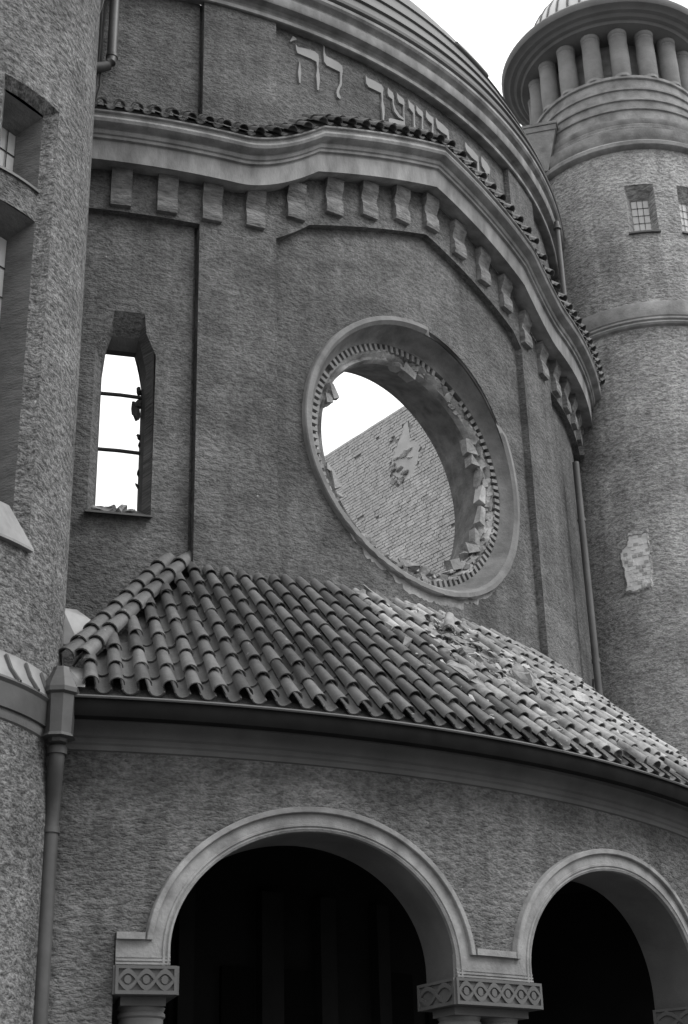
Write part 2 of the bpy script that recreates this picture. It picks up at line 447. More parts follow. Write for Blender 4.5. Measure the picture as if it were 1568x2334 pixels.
for a, z0, z1 in ((20.9, B0, PB), (27.4, B0, panel(27.4)), (57.4, B0, panel(57.4)), (64.0, B0, PB)):
    radial_face(g, FC, a, R1, R0, z0, z1)
shelf(g, FC, between(-6, 20.9), R1, R0, PB)
shelf(g, FC, between(27.4, 57.4), R1, R0, panel)
shelf(g, FC, between(64, 104), R1, R0, PB)
# wall above the little tiled cornice
UB = 2.95
def ub(a): return UB + h(a)
TT = 3.553
def tt_(a): return TT
UR0, UR1 = 2.118, 2.096
wallA(g, FC, UR1, -6, 20.84, ub, 3.57)
wallA(g, FC, UR0, 21.1, 27.8, ub, 3.57)
wallA(g, FC, RT, 27.8, 59.3, ub, TT)
wallA(g, FC, UR0, 59.3, 66, ub, 3.57)
wallA(g, FC, UR1, 66.26, 104, ub, 3.57)
for a in (21.1, 66): radial_face(g, FC, a, UR1, UR0, UB, 3.57)
for a in (27.8, 59.3): radial_face(g, FC, a, RT, UR0, UB, 3.57)
wallobj = g.mk('wall', M['stucco'], front)
# interior face and thickness
gi = G()
wall(gi, FC, RI, [(-6, 12.6, [(B0, 3.56)]), (12.6, 18.6, [(B0, 1.62), (2.45, 3.56)]), (18.6, 28, [(B0, 3.56)]), (57, 104, [(B0, 3.56)])])
def ri(a, s):
    d = rad(a - RA) * RI; return RZ + s * math.sqrt(max(0.44 ** 2 - d * d, 0))
e = math.degrees(0.44 / RI)
wall(gi, FC, RI, [(28, RA - e, [(B0, 3.56)]), (RA - e, RA + e, [(B0, lambda a: ri(a, -1)), (lambda a: ri(a, 1), 3.56)], 40), (RA + e, 57, [(B0, 3.56)])])
radial_face(gi, FC, -6, RI, R1, B0, 3.56); radial_face(gi, FC, 104, RI, R1, B0, 3.56)
gi.mk('inner_wall', M['int_plaster'], front, smooth=True, merge=0.0005)

# the little cornice
cprof = [(2.14, 2.802), (2.2, 2.792), (2.2035, 2.860), (2.2125, 2.861), (2.2135, 2.8705), (2.219, 2.8725), (2.222, 2.880), (2.2205, 2.8875), (2.2245, 2.890),
         (2.236, 2.8905), (2.2455, 2.896), (2.2495, 2.905), (2.246, 2.914), (2.2385, 2.9175), (2.240, 2.927), (2.2475, 2.930), (2.2475, 2.936), (2.094, 3.05)]
g = G(); sweep(g, FC, cprof, ANG, h)
g.mk('cornice', M['cornice'], front, smooth=True, sharp=30)

# scrolled brackets
def bracket(a, z0, hw):
    prof = [(2.138, 0.0), (2.156, 0.0), (2.159, 0.010), (2.157, 0.045), (2.150, 0.064), (2.153, 0.078), (2.164, 0.100), (2.166, 0.128), (2.138, 0.128)]
    rows = []
    for s in (-1, 1):
        rows.append([P(FC, a + s * hw, r, z0 + zz) for r, zz in prof])
    g = G(); g.grid(rows); 
    for r in rows: g.add(list(r), [tuple(range(len(r)))])
    g.mk('bracket', M['cornice_b'], front)
M['cornice_b'] = mat('bracket_render', 0.175, 0.9, 0.15, 0.5, 6.0, 0.03, 14, stretch=(1, 1, 2.5), stain=0.3)
k = 0
for i in range(-4, 22):
    a = 14.55 + 3.635 * i
    if a > 100 or a < 0: continue
    z0 = 2.672 + h(a) * 0.96
    bracket(a, z0, 0.80)

# tall drum cornice and metal roof
dprof = [(RT, 3.553), (2.124, 3.547), (2.129, 3.549), (2.130, 3.562), (2.122, 3.566), (2.119, 3.572), (2.120, 3.583), (2.128, 3.590), (2.150, 3.594), (2.153, 3.600), (2.153, 3.632), (2.144, 3.636), (2.143, 3.650), (2.150, 3.658),
         (2.160, 3.662), (2.166, 3.670), (2.166, 3.682), (2.158, 3.688), (2.150, 3.692)]
g = G(); sweep(g, FC, dprof, arange(-6, 104, 1.0))
g.mk('drum_cornice', M['cornice'], front, smooth=True, sharp=30)
g = G()
sweep(g, FC, [(2.150, 3.692), (2.168, 3.698), (2.170, 3.708), (2.160, 3.712), (2.152, 3.740), (2.146, 3.765), (2.155, 3.768), (2.153, 3.778), (2.136, 3.81), (2.120, 3.850), (2.128, 3.853), (2.126, 3.863),
              (2.106, 3.905), (2.090, 3.945), (2.097, 3.949), (2.092, 3.958), (2.060, 4.03), (2.00, 4.13), (1.90, 4.28), (1.78, 4.40)], arange(-6, 104, 1.0))
roof = g.mk('metal_roof', M['roofmetal'], front, smooth=True, sharp=30)
g = G()
sweep(g, FC, [(2.097, 3.947), (2.102, 3.952), (2.098, 3.968), (2.086, 3.972)], arange(51.5, 57.5, 0.5))
g.mk('roof_patch', M['roofmetal'], roof)

# raised Hebrew letters
LETTER_PARTS = [('hebrew_mark', ['mark']), ('hebrew_he', ['he', 'he_leg']), ('hebrew_lamed', ['lamed']), ('hebrew_resh', ['resh']), ('hebrew_ayin', ['ayin_a', 'ayin_b']),
                ('hebrew_shin', ['shin_a', 'shin_b', 'shin_c', 'shin_base']), ('hebrew_he', ['he2', 'he2_leg']), ('hebrew_he', ['he3', 'he3_leg']), ('hebrew_zayin', ['zayin'])]
def poly_on_cyl(g, pts, r0, r1):
    n = len(pts)
    tris = tessellate_polygon([[Vector((rad(a) * 10, z * 4.6, 0)) for a, z in pts]])
    g.add([P(FC, a, r1, z) for a, z in pts] + [P(FC, a, r0, z) for a, z in pts],
          [tuple(t) for t in tris] + [(i, (i + 1) % n, n + (i + 1) % n, n + i) for i in range(n)])
for nm, keys in LETTER_PARTS:
    g = G()
    for i, kk in enumerate(keys):
        poly_on_cyl(g, LETTERS[kk], RT - 0.002, RT + 0.0075 + i * 0.0003)
    g.mk(nm, M['letter'], front)

# ---------------------------------------------------------------- roof tiles
def tile_mesh(name, r0, r1, L, th, m, convex=True, arc=180, n=9):
    """r0 lower end radius, r1 upper end; length along +Y (up slope), axis at z=0"""
    v = []; f = []
    for (y, r) in ((0, r0), (L, r1)):
        for rr in (r, r - th):
            for i in range(n):
                t = math.radians((180 - arc) / 2 + arc * i / (n - 1))
                zz = math.sin(t) * rr
                v.append((math.cos(t) * rr, y, zz if convex else -zz))
    def q(a, b, c, d): f.append((a, b, c, d))
    for i in range(n - 1):
        q(i, i + 1, 2 * n + i + 1, 2 * n + i)                       # outer
        q(n + i + 1, n + i, 3 * n + i, 3 * n + i + 1)               # inner
        q(i + 1, i, n + i, n + i + 1)                               # lower end
        q(2 * n + i, 2 * n + i + 1, 3 * n + i + 1, 3 * n + i)       # upper end
    for e_ in (0, n - 1):
        f.append((e_, n + e_, 3 * n + e_, 2 * n + e_))
    me = mk(name, v, f, m, link=False, smooth=True, sharp=40)
    return me
def slope_matrix(c, a, r, z, slope, off=0.0, yaw=0.0, roll=0.0):
    """tile frame: Y up the slope, Z out of it"""
    ra = rad(a)
    radial = Vector((math.sin(ra), -math.cos(ra), 0))
    yv = (-radial * math.cos(slope) + Vector((0, 0, 1)) * math.sin(slope))
    xv = yv.cross(Vector((0, 0, 1))); xv.normalize()
    zv = xv.cross(yv)
    o = P(c, a, r, z) + zv * off
    mw = Matrix(((xv.x, yv.x, zv.x, o.x), (xv.y, yv.y, zv.y, o.y), (xv.z, yv.z, zv.z, o.z), (0, 0, 0, 1)))
    return mw @ Matrix.Rotation(yaw, 4, 'Z') @ Matrix.Rotation(roll, 4, 'Y')
cover_me = tile_mesh('cover_tile', 0.083, 0.061, 0.47, 0.011, M['tile'])
pan_me = tile_mesh('pan_tile', 0.088, 0.098, 0.47, 0.016, M['tile'], convex=False, arc=150, n=7)
cover_du = cover_me.copy(); cover_du.materials.clear(); cover_du.materials.append(M['tile_dusty'])
pan_du = pan_me.copy(); pan_du.materials.clear(); pan_du.materials.append(M['tile_dusty'])
def joined(name, items, parent, m=None):
    """items: list of (mesh, matrix) -> one mesh of real geometry"""
    bm = bmesh.new()
    mats = []
    for me, mw in items:
        start = len(bm.verts); fs = len(bm.faces)
        bm.from_mesh(me)
        bm.verts.ensure_lookup_table(); bm.faces.ensure_lookup_table()
        bmesh.ops.transform(bm, matrix=mw, verts=bm.verts[start:])
        mt = me.materials[0]
        if mt not in mats: mats.append(mt)
        mi = mats.index(mt)
        for f_ in bm.faces[fs:]: f_.material_index = mi
    me2 = bpy.data.meshes.new(name)
    bm.to_mesh(me2); bm.free()
    for mt in mats: me2.materials.append(mt)
    o = bpy.data.objects.new(name, me2)
    col.objects.link(o)
    attach(o, parent)
    return o

# tiles on the little cornice
g = G(); sweep(g, FC, [(2.094, 3.085), (2.236, 2.955), (2.236, 2.938), (2.094, 3.05)], ANG, h)
bed = g.mk('cornice_tile_bed', M['mortar'], front)
rr = random.Random(4)
for i in range(0, 54):
    a = 9.9 + 1.352 * i
    slope_side = (h(a + 0.3) - h(a - 0.3)) / (0.6 * math.pi / 180 * 2.2)
    roll = -math.atan(slope_side) * 0.0
    for j in range(2):
        r = 2.253 - 0.056 * j; z = 2.938 + 0.050 * j + h(a)
        mw = slope_matrix(FC, a, r, z, rad(42), 0.045 + 0.004 * j, rr.uniform(-.05, .05)) @ Matrix.Diagonal((0.92, 0.78, 0.95, 1))
        place('cover_tile', cover_me, mw, bed)
    mw = slope_matrix(FC, a + 0.676, 2.249, 2.940 + h(a + 0.676), rad(42), 0.055, rr.uniform(-.04, .04)) @ Matrix.Diagonal((0.8, 1.1, 0.75, 1))
    place('pan_tile', pan_me, mw, bed)

# ================================================================ THE ROSE OPENING
tv = Vector((math.cos(rad(RA)), math.sin(rad(RA)), 0)); nv = Vector((math.sin(rad(RA)), -math.cos(rad(RA)), 0))
def RP(u, v, D, cu):
    """u across, v up (survey units from the rose centre), D distance from the front's centre, cu 1 = follows the bow"""
    pc = P(FC, RA + math.degrees(u / D), D, RZ + v)
    pf = W(FC[0], FC[1], RZ + v) + (nv * D + tv * u) * S
    return pf.lerp(pc, cu)
def ring_rows(spec, n, jit=None):
    rows = []
    for ri_, (rho, D, cu) in enumerate(spec):
        row = []
        for i in range(n):
            t = 2 * math.pi * i / n
            rr_, dd = (rho, D) if jit is None else jit(ri_, t, rho, D)
            row.append(RP(rr_ * math.cos(t), rr_ * math.sin(t), dd, cu))
        rows.append(row)
    return rows
def broken(t, lo, hi):
    t = math.degrees(t) % 360
    return lo < t < hi
def rim_jit(ri_, t, rho, D):
    nz = noise.noise(Vector((math.cos(t) * 6, math.sin(t) * 6, 3.3)))
    if broken(t, 28, 86) and ri_ in (1, 2, 3, 4):
        f_ = min(1, (86 - math.degrees(t)) / 1.2, max(0, (math.degrees(t) - 28) / 9))
        D = D - (0.034 + 0.016 * nz) * f_ * (1.0 if ri_ in (2, 3) else 0.7)
        rho = rho + (0.004 + 0.01 * nz) * f_
    if broken(t, 215, 335):
        e_ = min(1, (math.degrees(t) - 215) / 10, (335 - math.degrees(t)) / 10)
        f_ = noise.noise(Vector((math.cos(t) * 25, math.sin(t) * 25, 1.3)))
        if ri_ <= 1: rho = rho + e_ * 0.010 * f_
        if ri_ in (2, 3): D += e_ * 0.006 * f_
    return rho, D
g = G()
g.grid(ring_rows([(0.4635, R1 - 0.004, 1), (0.4625, 2.128, 1), (0.4600, 2.1315, 1), (0.4470, 2.1315, 1), (0.4445, 2.1290, 1), (0.4365, 2.120, .95)], 160, rim_jit), closed=True)
rose = g.mk('rose_window', mat('rose_rim_stone', 0.185, 0.85, 0.2, 0.30, 3.0, 0.008, 20, stain=0.35), front, smooth=True, sharp=24)
rose['label'] = 'wrecked round window with splayed stone rim and a ring of small square blocks'
g = G()
def cove_j(ri_, t, rho, D):
    nz = noise.noise(Vector((math.cos(t) * 5, math.sin(t) * 5, 7.7)))
    if broken(t, 20, 90) and ri_ < 4:
        f_ = min(1, (90 - math.degrees(t)) / 4, (math.degrees(t) - 20) / 12)
        rho = rho + f_ * 0.008 * nz; D = D - f_ * 0.012 * (nz + .4)
    return rho, D
g.grid(ring_rows([(0.4365, 2.120, .95), (0.430, 2.098, .7), (0.423, 2.078, .45), (0.415, 2.060, .2), (0.408, 2.047, 0), (0.4035, 2.044, 0), (0.4035, 2.026, 0), (0.378, 2.026, 0)], 120, cove_j), closed=True)
g.mk('cove', M['rosecove'] if 'rosecove' in M else mat('rose_cove_render', 0.165, 0.9, 0.15, 0.35, 4, 0.008, 24, stain=0.4), rose, smooth=True)
def lip_j(ri_, t, rho, D):
    d_ = math.degrees(t) % 360
    amp = 1.0 if (d_ < 110 or d_ > 215) else 0.45
    n1 = noise.noise(Vector((math.cos(t) * 4 + ri_ * .35, math.sin(t) * 4, ri_ * 0.8)))
    n2 = noise.noise(Vector((math.cos(t) * 14, math.sin(t) * 14, ri_ * 2.1 + 5)))
    if 1 <= ri_ <= 4:
        n3 = noise.noise(Vector((math.cos(t) * 34, math.sin(t) * 34, ri_ * 3.1)))
        D += amp * (0.018 * n1 + 0.014 * n2 + 0.007 * n3)
        rho += amp * (0.008 * n1 + 0.006 * n2 + 0.003 * n3)
    return rho, D
g = G()
g.grid(ring_rows([(0.386, 2.0255, 0), (0.382, 2.034, 0), (0.374, 2.030, 0), (0.366, 2.018, 0), (0.359, 2.022, 0), (0.3545, 2.030, 0), (0.3525, 2.024, 0), (0.350, 2.006, 0)], 200, lip_j), closed=True)
g.mk('broken_plaster_ring', M['plaster2'] if 'plaster2' in M else mat('rose_plaster', 0.30, 0.95, 0.1, 0.7, 3.0, 0.04, 9, stain=0.4), rose, smooth=True, sharp=25)
g = G()
g.grid(ring_rows([(0.3505, 2.008, 0), (0.347, 2.002, 0), (0.3475, 1.988, 0), (0.3535, 1.984, 0), (0.357, 1.955, 0), (0.369, 1.905, 0), (0.377, 1.885, 0), (0.384, 1.882, 0), (0.392, 1.85, 0), (0.46, 1.85, 0)], 120), closed=True)
g.mk('jamb', M['rosejamb'] if 'rosejamb' in M else mat('rose_jamb_render', 0.15, 0.9, 0.15, 0.4, 5, 0.015, 16, stain=0.4), rose, smooth=True, sharp=40)
# small square blocks
dent_me = None
g = G(); g.box(Vector((0, 0, 0)), Vector((0.027, 0, 0)), Vector((0, 0.055, 0)), Vector((0, 0, 0.045)))
dent_me = mk('dentil', g.v, g.f, M['trim'], link=False)
ND = 104
for i in range(ND):
    t = 2 * math.pi * (i + .5) / ND
    dd = math.degrees(t)
    if rr.random() < (0.45 if 55 < dd < 82 else 0.3 if 225 < dd < 255 else 0.02): continue
    ct, st = math.cos(t), math.sin(t)
    o = RP(0.3925 * ct, 0.3925 * st, 2.033, 0)
    xv = (-st) * tv + Vector((0, 0, ct)); yv = ct * tv + Vector((0, 0, st)); zv = nv
    mw = Matrix(((xv.x, yv.x, zv.x, o.x), (xv.y, yv.y, zv.y, o.y), (xv.z, yv.z, zv.z, o.z), (0, 0, 0, 1)))
    place('dentil', dent_me, mw, rose)
# lumps of masonry still hanging in the opening
FR = [(-0.322, 0.155, .12, (1, .8, 1), 'rubble'), (-0.318, 0.125, .10, (1, .8, 1), 'plaster'), (-0.287, 0.150, .13, (.7, .7, 1.3), 'rubble'), (-0.300, 0.100, .08, (1, .8, .8), 'rubble'), (-0.306, -0.109, .12, (1.2, .8, .7), 'plaster'), (-0.274, -0.134, .15, (.7, .8, 1.3), 'rubble'), (-0.262, -0.173, .11, (1.3, .8, .7), 'plaster'),
      (0.280, 0.150, .15, (1.0, .7, 1.2), 'rubble'), (0.300, 0.105, .17, (1.2, .6, .8), 'rubble'), (0.315, 0.06, .12, (.7, .7, 1.5), 'rubble'), (0.270, -0.150, .12, (.7, .7, 1.6), 'rubble'), (0.275, -0.205, .17, (1.4, .9, .8), 'rubble'),
      (0.250, -0.235, .10, (1, 1, 1), 'rubble'), (-0.060, -0.345, .10, (1.6, .8, .6), 'stone_chip'), (-0.03, -0.338, .13, (1.2, .8, .7), 'rubble'), (0.017, -0.340, .12, (1.4, 1, .7), 'rubble'), (0.06, -0.335, .09, (1, .8, .7), 'rubble'), (0.10, -0.338, .10, (1.8, .8, .4), 'stone_chip'),
      (-0.10, -0.333, .08, (1.6, .8, .6), 'plaster'), (0.190, -0.285, .13, (1.3, .7, 1.0), 'stone_chip'), (0.03, 0.345, .16, (1.2, .8, .7), 'rubble'), (-0.03, 0.350, .12, (1.6, .8, .5), 'plaster'), (0.31, 0.0, .14, (.7, .6, 1.6), 'stone_chip'), (0.325, -0.08, .14, (.6, .5, 1.8), 'stone_chip')]
for i, (u, v, r, fl, mm) in enumerate(FR):
    k_ = max(1.0, .338 / math.hypot(u, v)); u *= k_; v *= k_      # keep every lump bedded in the ring
    me = (chunk if i % 3 else rock)('masonry_fragment', r * (.62 if i % 3 else .8), 100 + i, M['plaster' if mm == 'stone_chip' and i % 2 else mm], flat=(fl[0], .8, fl[2]))
    o = RP(u, v, 2.018, 0)
    mw = Matrix(((tv.x, -nv.x, 0, o.x), (tv.y, -nv.y, 0, o.y), (0, 0, 1, o.z), (0, 0, 0, 1))) @ Matrix.Rotation(rr.uniform(-.4, .4), 4, 'Y')
    place('masonry_fragment', me, mw, rose)
for i in range(70):
    d_ = rr.choice((rr.uniform(225, 330), rr.uniform(225, 300), rr.uniform(-60, 60), rr.uniform(-40, 95)))
    ro = rr.uniform(.352, .378)
    me = chunk('masonry_fragment', rr.uniform(.014, .055), 900 + i, M[rr.choice(('rubble', 'plaster', 'rubble', 'stone_chip'))], flat=(rr.uniform(.7, 1.7), .8, rr.uniform(.5, 1.3)))
    place('masonry_fragment', me, Matrix.Translation(RP(ro * math.cos(rad(d_)), ro * math.sin(rad(d_)), 2.028, 0)) @ Matrix.Rotation(rr.uniform(0, 6), 4, 'Y'), rose)
# torn render below the rim
g = G()
n = 90
rows = [[], []]
for i in range(n):
    d_ = 228 + 84 * i / (n - 1); t = rad(d_)
    nz = noise.noise(Vector((d_ * 0.22, 0, 0))) + 0.6 * noise.noise(Vector((d_ * 0.9, 4, 0)))
    wdt = max(0.001, 0.012 + 0.018 * nz + (0.016 if 255 < d_ < 285 else 0)) * min(1, (d_ - 228) / 8, (312 - d_) / 8)
    for j, ro in enumerate((0.461, 0.463 + max(wdt, 0.0005))):
        u, v = ro * math.cos(t), ro * math.sin(t)
        rows[j].append(P(FC, RA + math.degrees(u / R1), R1 + 0.0012 * (1 if j == 0 else .5), RZ + v))
g.grid(rows)
g.mk('torn_render', M['plaster'], rose)

# ================================================================ NARROW WINDOW IN THE SIDE PANEL
BK = [(13.95, 1.745), (17.22, 1.745), (17.2, 2.14), (16.9, 2.20), (16.55, 2.245), (13.98, 2.245), (13.96, 2.2), (13.95, 2.15)]
MIDW = [(13.80, 1.728), (17.36, 1.728), (17.34, 2.165), (16.98, 2.225), (16.62, 2.275), (14.55, 2.275), (14.15, 2.232), (13.82, 2.175)]
g = G()
ra_ = [P(FC, a, R1, z) for a, z in WIN]; rb_ = [P(FC, a, 2.072, z) for a, z in MIDW]
g.grid([ra_, rb_], [[(rad(a) * R1 * S, z * S) for a, z in WIN], [(rad(a) * R1 * S + .1, z * S) for a, z in MIDW]], closed=True)
win = g.mk('window', M['stucco'], front)
g = G()
g.grid([rb_, [P(FC, a, 2.045, z) for a, z in BK], [P(FC, a, 2.018, z) for a, z in BK]], closed=True)
g.mk('inner_reveal', mat('window_reveal_render', 0.10, 0.9, 0.2, 0.25, 4.0, 0.01, 14, stain=0.2), win)
win['label'] = 'narrow glassless window with two iron bars and a corbelled head'
for z in (2.105, 1.928):
    g = G(); g.tube([P(FC, 13.8, 2.035, z + .001), P(FC, 15.5, 2.037, z + 0.0005), P(FC, 17.4, 2.035, z)], 0.026, 8)
    g.mk('glazing_bar', M['iron'], win)
g = G(); g.box(P(FC, 15.5, 2.118, 1.696), (P(FC, 17.95, 2.118, 1.69) - P(FC, 13.1, 2.118, 1.69)) * .5, (P(FC, 15.5, 2.14, 1.690) - P(FC, 15.5, 2.095, 1.704)) * .5, Vector((0, 0, 0.012)))
g.mk('sill', M['metal'], win)
# torn sheet and glass stubs left in the frame
for i, (a, z, w_, hh) in enumerate(((17.05, 2.125, .25, .014), (17.08, 2.085, .3, .012), (16.93, 2.07, .35, .028), (17.12, 1.985, .14, .01), (17.14, 1.955, .12, .008), (17.15, 1.87, .1, .01), (17.16, 1.83, .14, .008))):
    me = rock('shard', 1.0, 300 + i, M['iron'], flat=(w_ * .036 * 4.6, .03, hh * 4.6))
    o = P(FC, a, 2.03, z)
    place('shard', me, Matrix.Translation(o) @ Matrix.Rotation(rad(15.5), 4, 'Z'), win)
for i in range(12):
    a = 13.95 + 3.2 * (i + .5) / 12
    me = rock('rubble_piece', 0.055 + 0.06 * rr.random() ** 2, 330 + i, M['rubble'], flat=(1, .8, .6))
    place('rubble_piece', me, Matrix.Translation(P(FC, a, 2.075 - 0.02 * (i % 2), 1.722 + 0.012 * rr.random())), win)
g = G()
q0 = [P(FC, 16.6, 2.03, 2.242), P(FC, 17.25, 2.03, 2.246), P(FC, 17.25, 2.03, 2.135), P(FC, 17.02, 2.03, 2.165), P(FC, 16.78, 2.03, 2.20)]
g.add(q0 + [p + Vector((0, 0.05, 0)) for p in q0], [(0, 1, 2, 3, 4), (9, 8, 7, 6, 5)] + [(i, (i + 1) % 5, 5 + (i + 1) % 5, 5 + i) for i in range(5)])
g.mk('spandrel_board', M['int_shade2'], win)

# ================================================================ RUINED BRICK WALL SEEN THROUGH THE ROUND WINDOW
HD = rad(-38)
hv = Vector((math.sin(HD), math.cos(HD), 0)); mv = Vector((hv.y, -hv.x, 0))
WO = 4.24947
def BP(s, z, d=0.0):
    """s along the wall, d out of it towards the nave (metres)"""
    base = Vector((FC[0], FC[1], 0)); s0 = s + base.dot(hv)
    xy = hv * s0 + mv * WO
    return W(xy.x, xy.y, z) - mv * d
bw_t = thing('brick_wall', BP(-.1, GZ), 'roofless bare brick wall with patchy plaster seen through the round window', 'wall')
g = G()
c8 = [BP(s, z, -d) for s in (-1.35, 1.5) for z in (GZ, 3.590) for d in (0.0, 0.5)]
g.add(c8, [(0, 1, 3, 2), (4, 6, 7, 5), (0, 4, 5, 1), (2, 3, 7, 6), (0, 2, 6, 4), (1, 5, 7, 3)])
core = g.mk('wall_core', M['brick_joint'], bw_t)
PL = [(-0.338, 3.366), (-0.327, 3.303), (-0.304, 3.264), (-0.279, 3.207), (-0.215, 3.225), (-0.15, 3.25), (-0.11, 3.31), (-0.125, 3.39), (-0.17, 3.43), (-0.215, 3.50), (-0.255, 3.53), (-0.272, 3.47), (-0.267, 3.42)]
def inside(pt, poly):
    x, y = pt; c_ = False; n = len(poly)
    for i in range(n):
        x0, y0 = poly[i]; x1, y1 = poly[(i + 1) % n]
        if (y0 > y) != (y1 > y) and x < (x1 - x0) * (y - y0) / (y1 - y0) + x0: c_ = not c_
    return c_
bl, bh = 0.118 / S, 0.0765 / S
brick_me = {}
def bmesh_brick(L_, H_):
    g = G(); g.box(Vector((0, 0, 0)), Vector((L_ / 2, 0, 0)), Vector((0, 0.02, 0)), Vector((0, 0, H_ / 2)))
    return mk('brick', g.v, g.f, M['brick'], link=False)
bstr = bmesh_brick(0.235, 0.060); bhed = bmesh_brick(0.108, 0.060)
bricks = []
brn = random.Random(5)
zc = 2.25; row = 0
while zc < 3.618:
    s = -1.30 + (0.5 * bl if row % 2 else 0)
    while s < 1.45:
        stretch_ = brn.random() < 0.42
        L_ = (0.247 if stretch_ else 0.120) / S
        sc_ = s + L_ / 2
        if not inside((sc_, zc), PL) and brn.random() > 0.012:
            bricks.append((sc_, zc, stretch_))
        s += L_
    zc += 0.0762 / S; row += 1
camv = Vector((0, 0, EYE))
def brick_m(b):
    o = BP(b[0], b[1], 0.012 + 0.014 * brn.random())
    return Matrix(((hv.x, mv.x, 0, o.x), (hv.y, mv.y, 0, o.y), (0, 0, 1, o.z), (0, 0, 0, 1)))
def show_key(b):     # the ones in the open middle of the view come first
    return abs(b[0] + 0.25) * 1.2 + abs(b[1] - 2.98)
bricks.sort(key=show_key)
for b in bricks[:300]:
    place('brick', bstr if b[2] else bhed, brick_m(b), bw_t)
tag(joined('brickwork', [(bstr if b[2] else bhed, brick_m(b)) for b in bricks[300:]], bw_t), kind='stuff')
# plaster coat with a broken edge
g = G()
pts = []
prn = random.Random(8)
for i in range(len(PL)):
    (x0, y0), (x1, y1) = PL[i], PL[(i + 1) % len(PL)]
    L_ = math.hypot(x1 - x0, y1 - y0)
    ns = max(1, int(L_ / 0.012))
    for k_ in range(ns):
        t = k_ / ns
        j = 0.007
        pts.append((x0 + (x1 - x0) * t + prn.uniform(-j, j), y0 + (y1 - y0) * t + prn.uniform(-j, j)))
n_ = len(pts)
tris = tessellate_polygon([[Vector((s * 5, z * 5, 0)) for s, z in pts]])
g.add([BP(s, z, 0.030) for s, z in pts] + [BP(s, z, -0.01) for s, z in pts], [tuple(t) for t in tris] + [(i, (i + 1) % n_, n_ + (i + 1) % n_, n_ + i) for i in range(n_)])
g.mk('plaster_coat', M['int_plaster'], bw_t)
for i in range(16):
    s = -0.20 + prn.uniform(-.07, .10); z = 3.27 + prn.uniform(-.07, .09)
    me = rock('plaster_flake', 1, 500 + i, M['plaster'] if i % 3 else M['stone_chip'], flat=(prn.uniform(.06, .15), .035, prn.uniform(.03, .09)))
    place('plaster_flake', me, Matrix(((hv.x, mv.x, 0, 0), (hv.y, mv.y, 0, 0), (0, 0, 1, 0), (0, 0, 0, 1))) and (Matrix.Translation(BP(s, z, 0.05)) @ Matrix.Rotation(-HD + math.pi / 2, 4, 'Z')), bw_t)

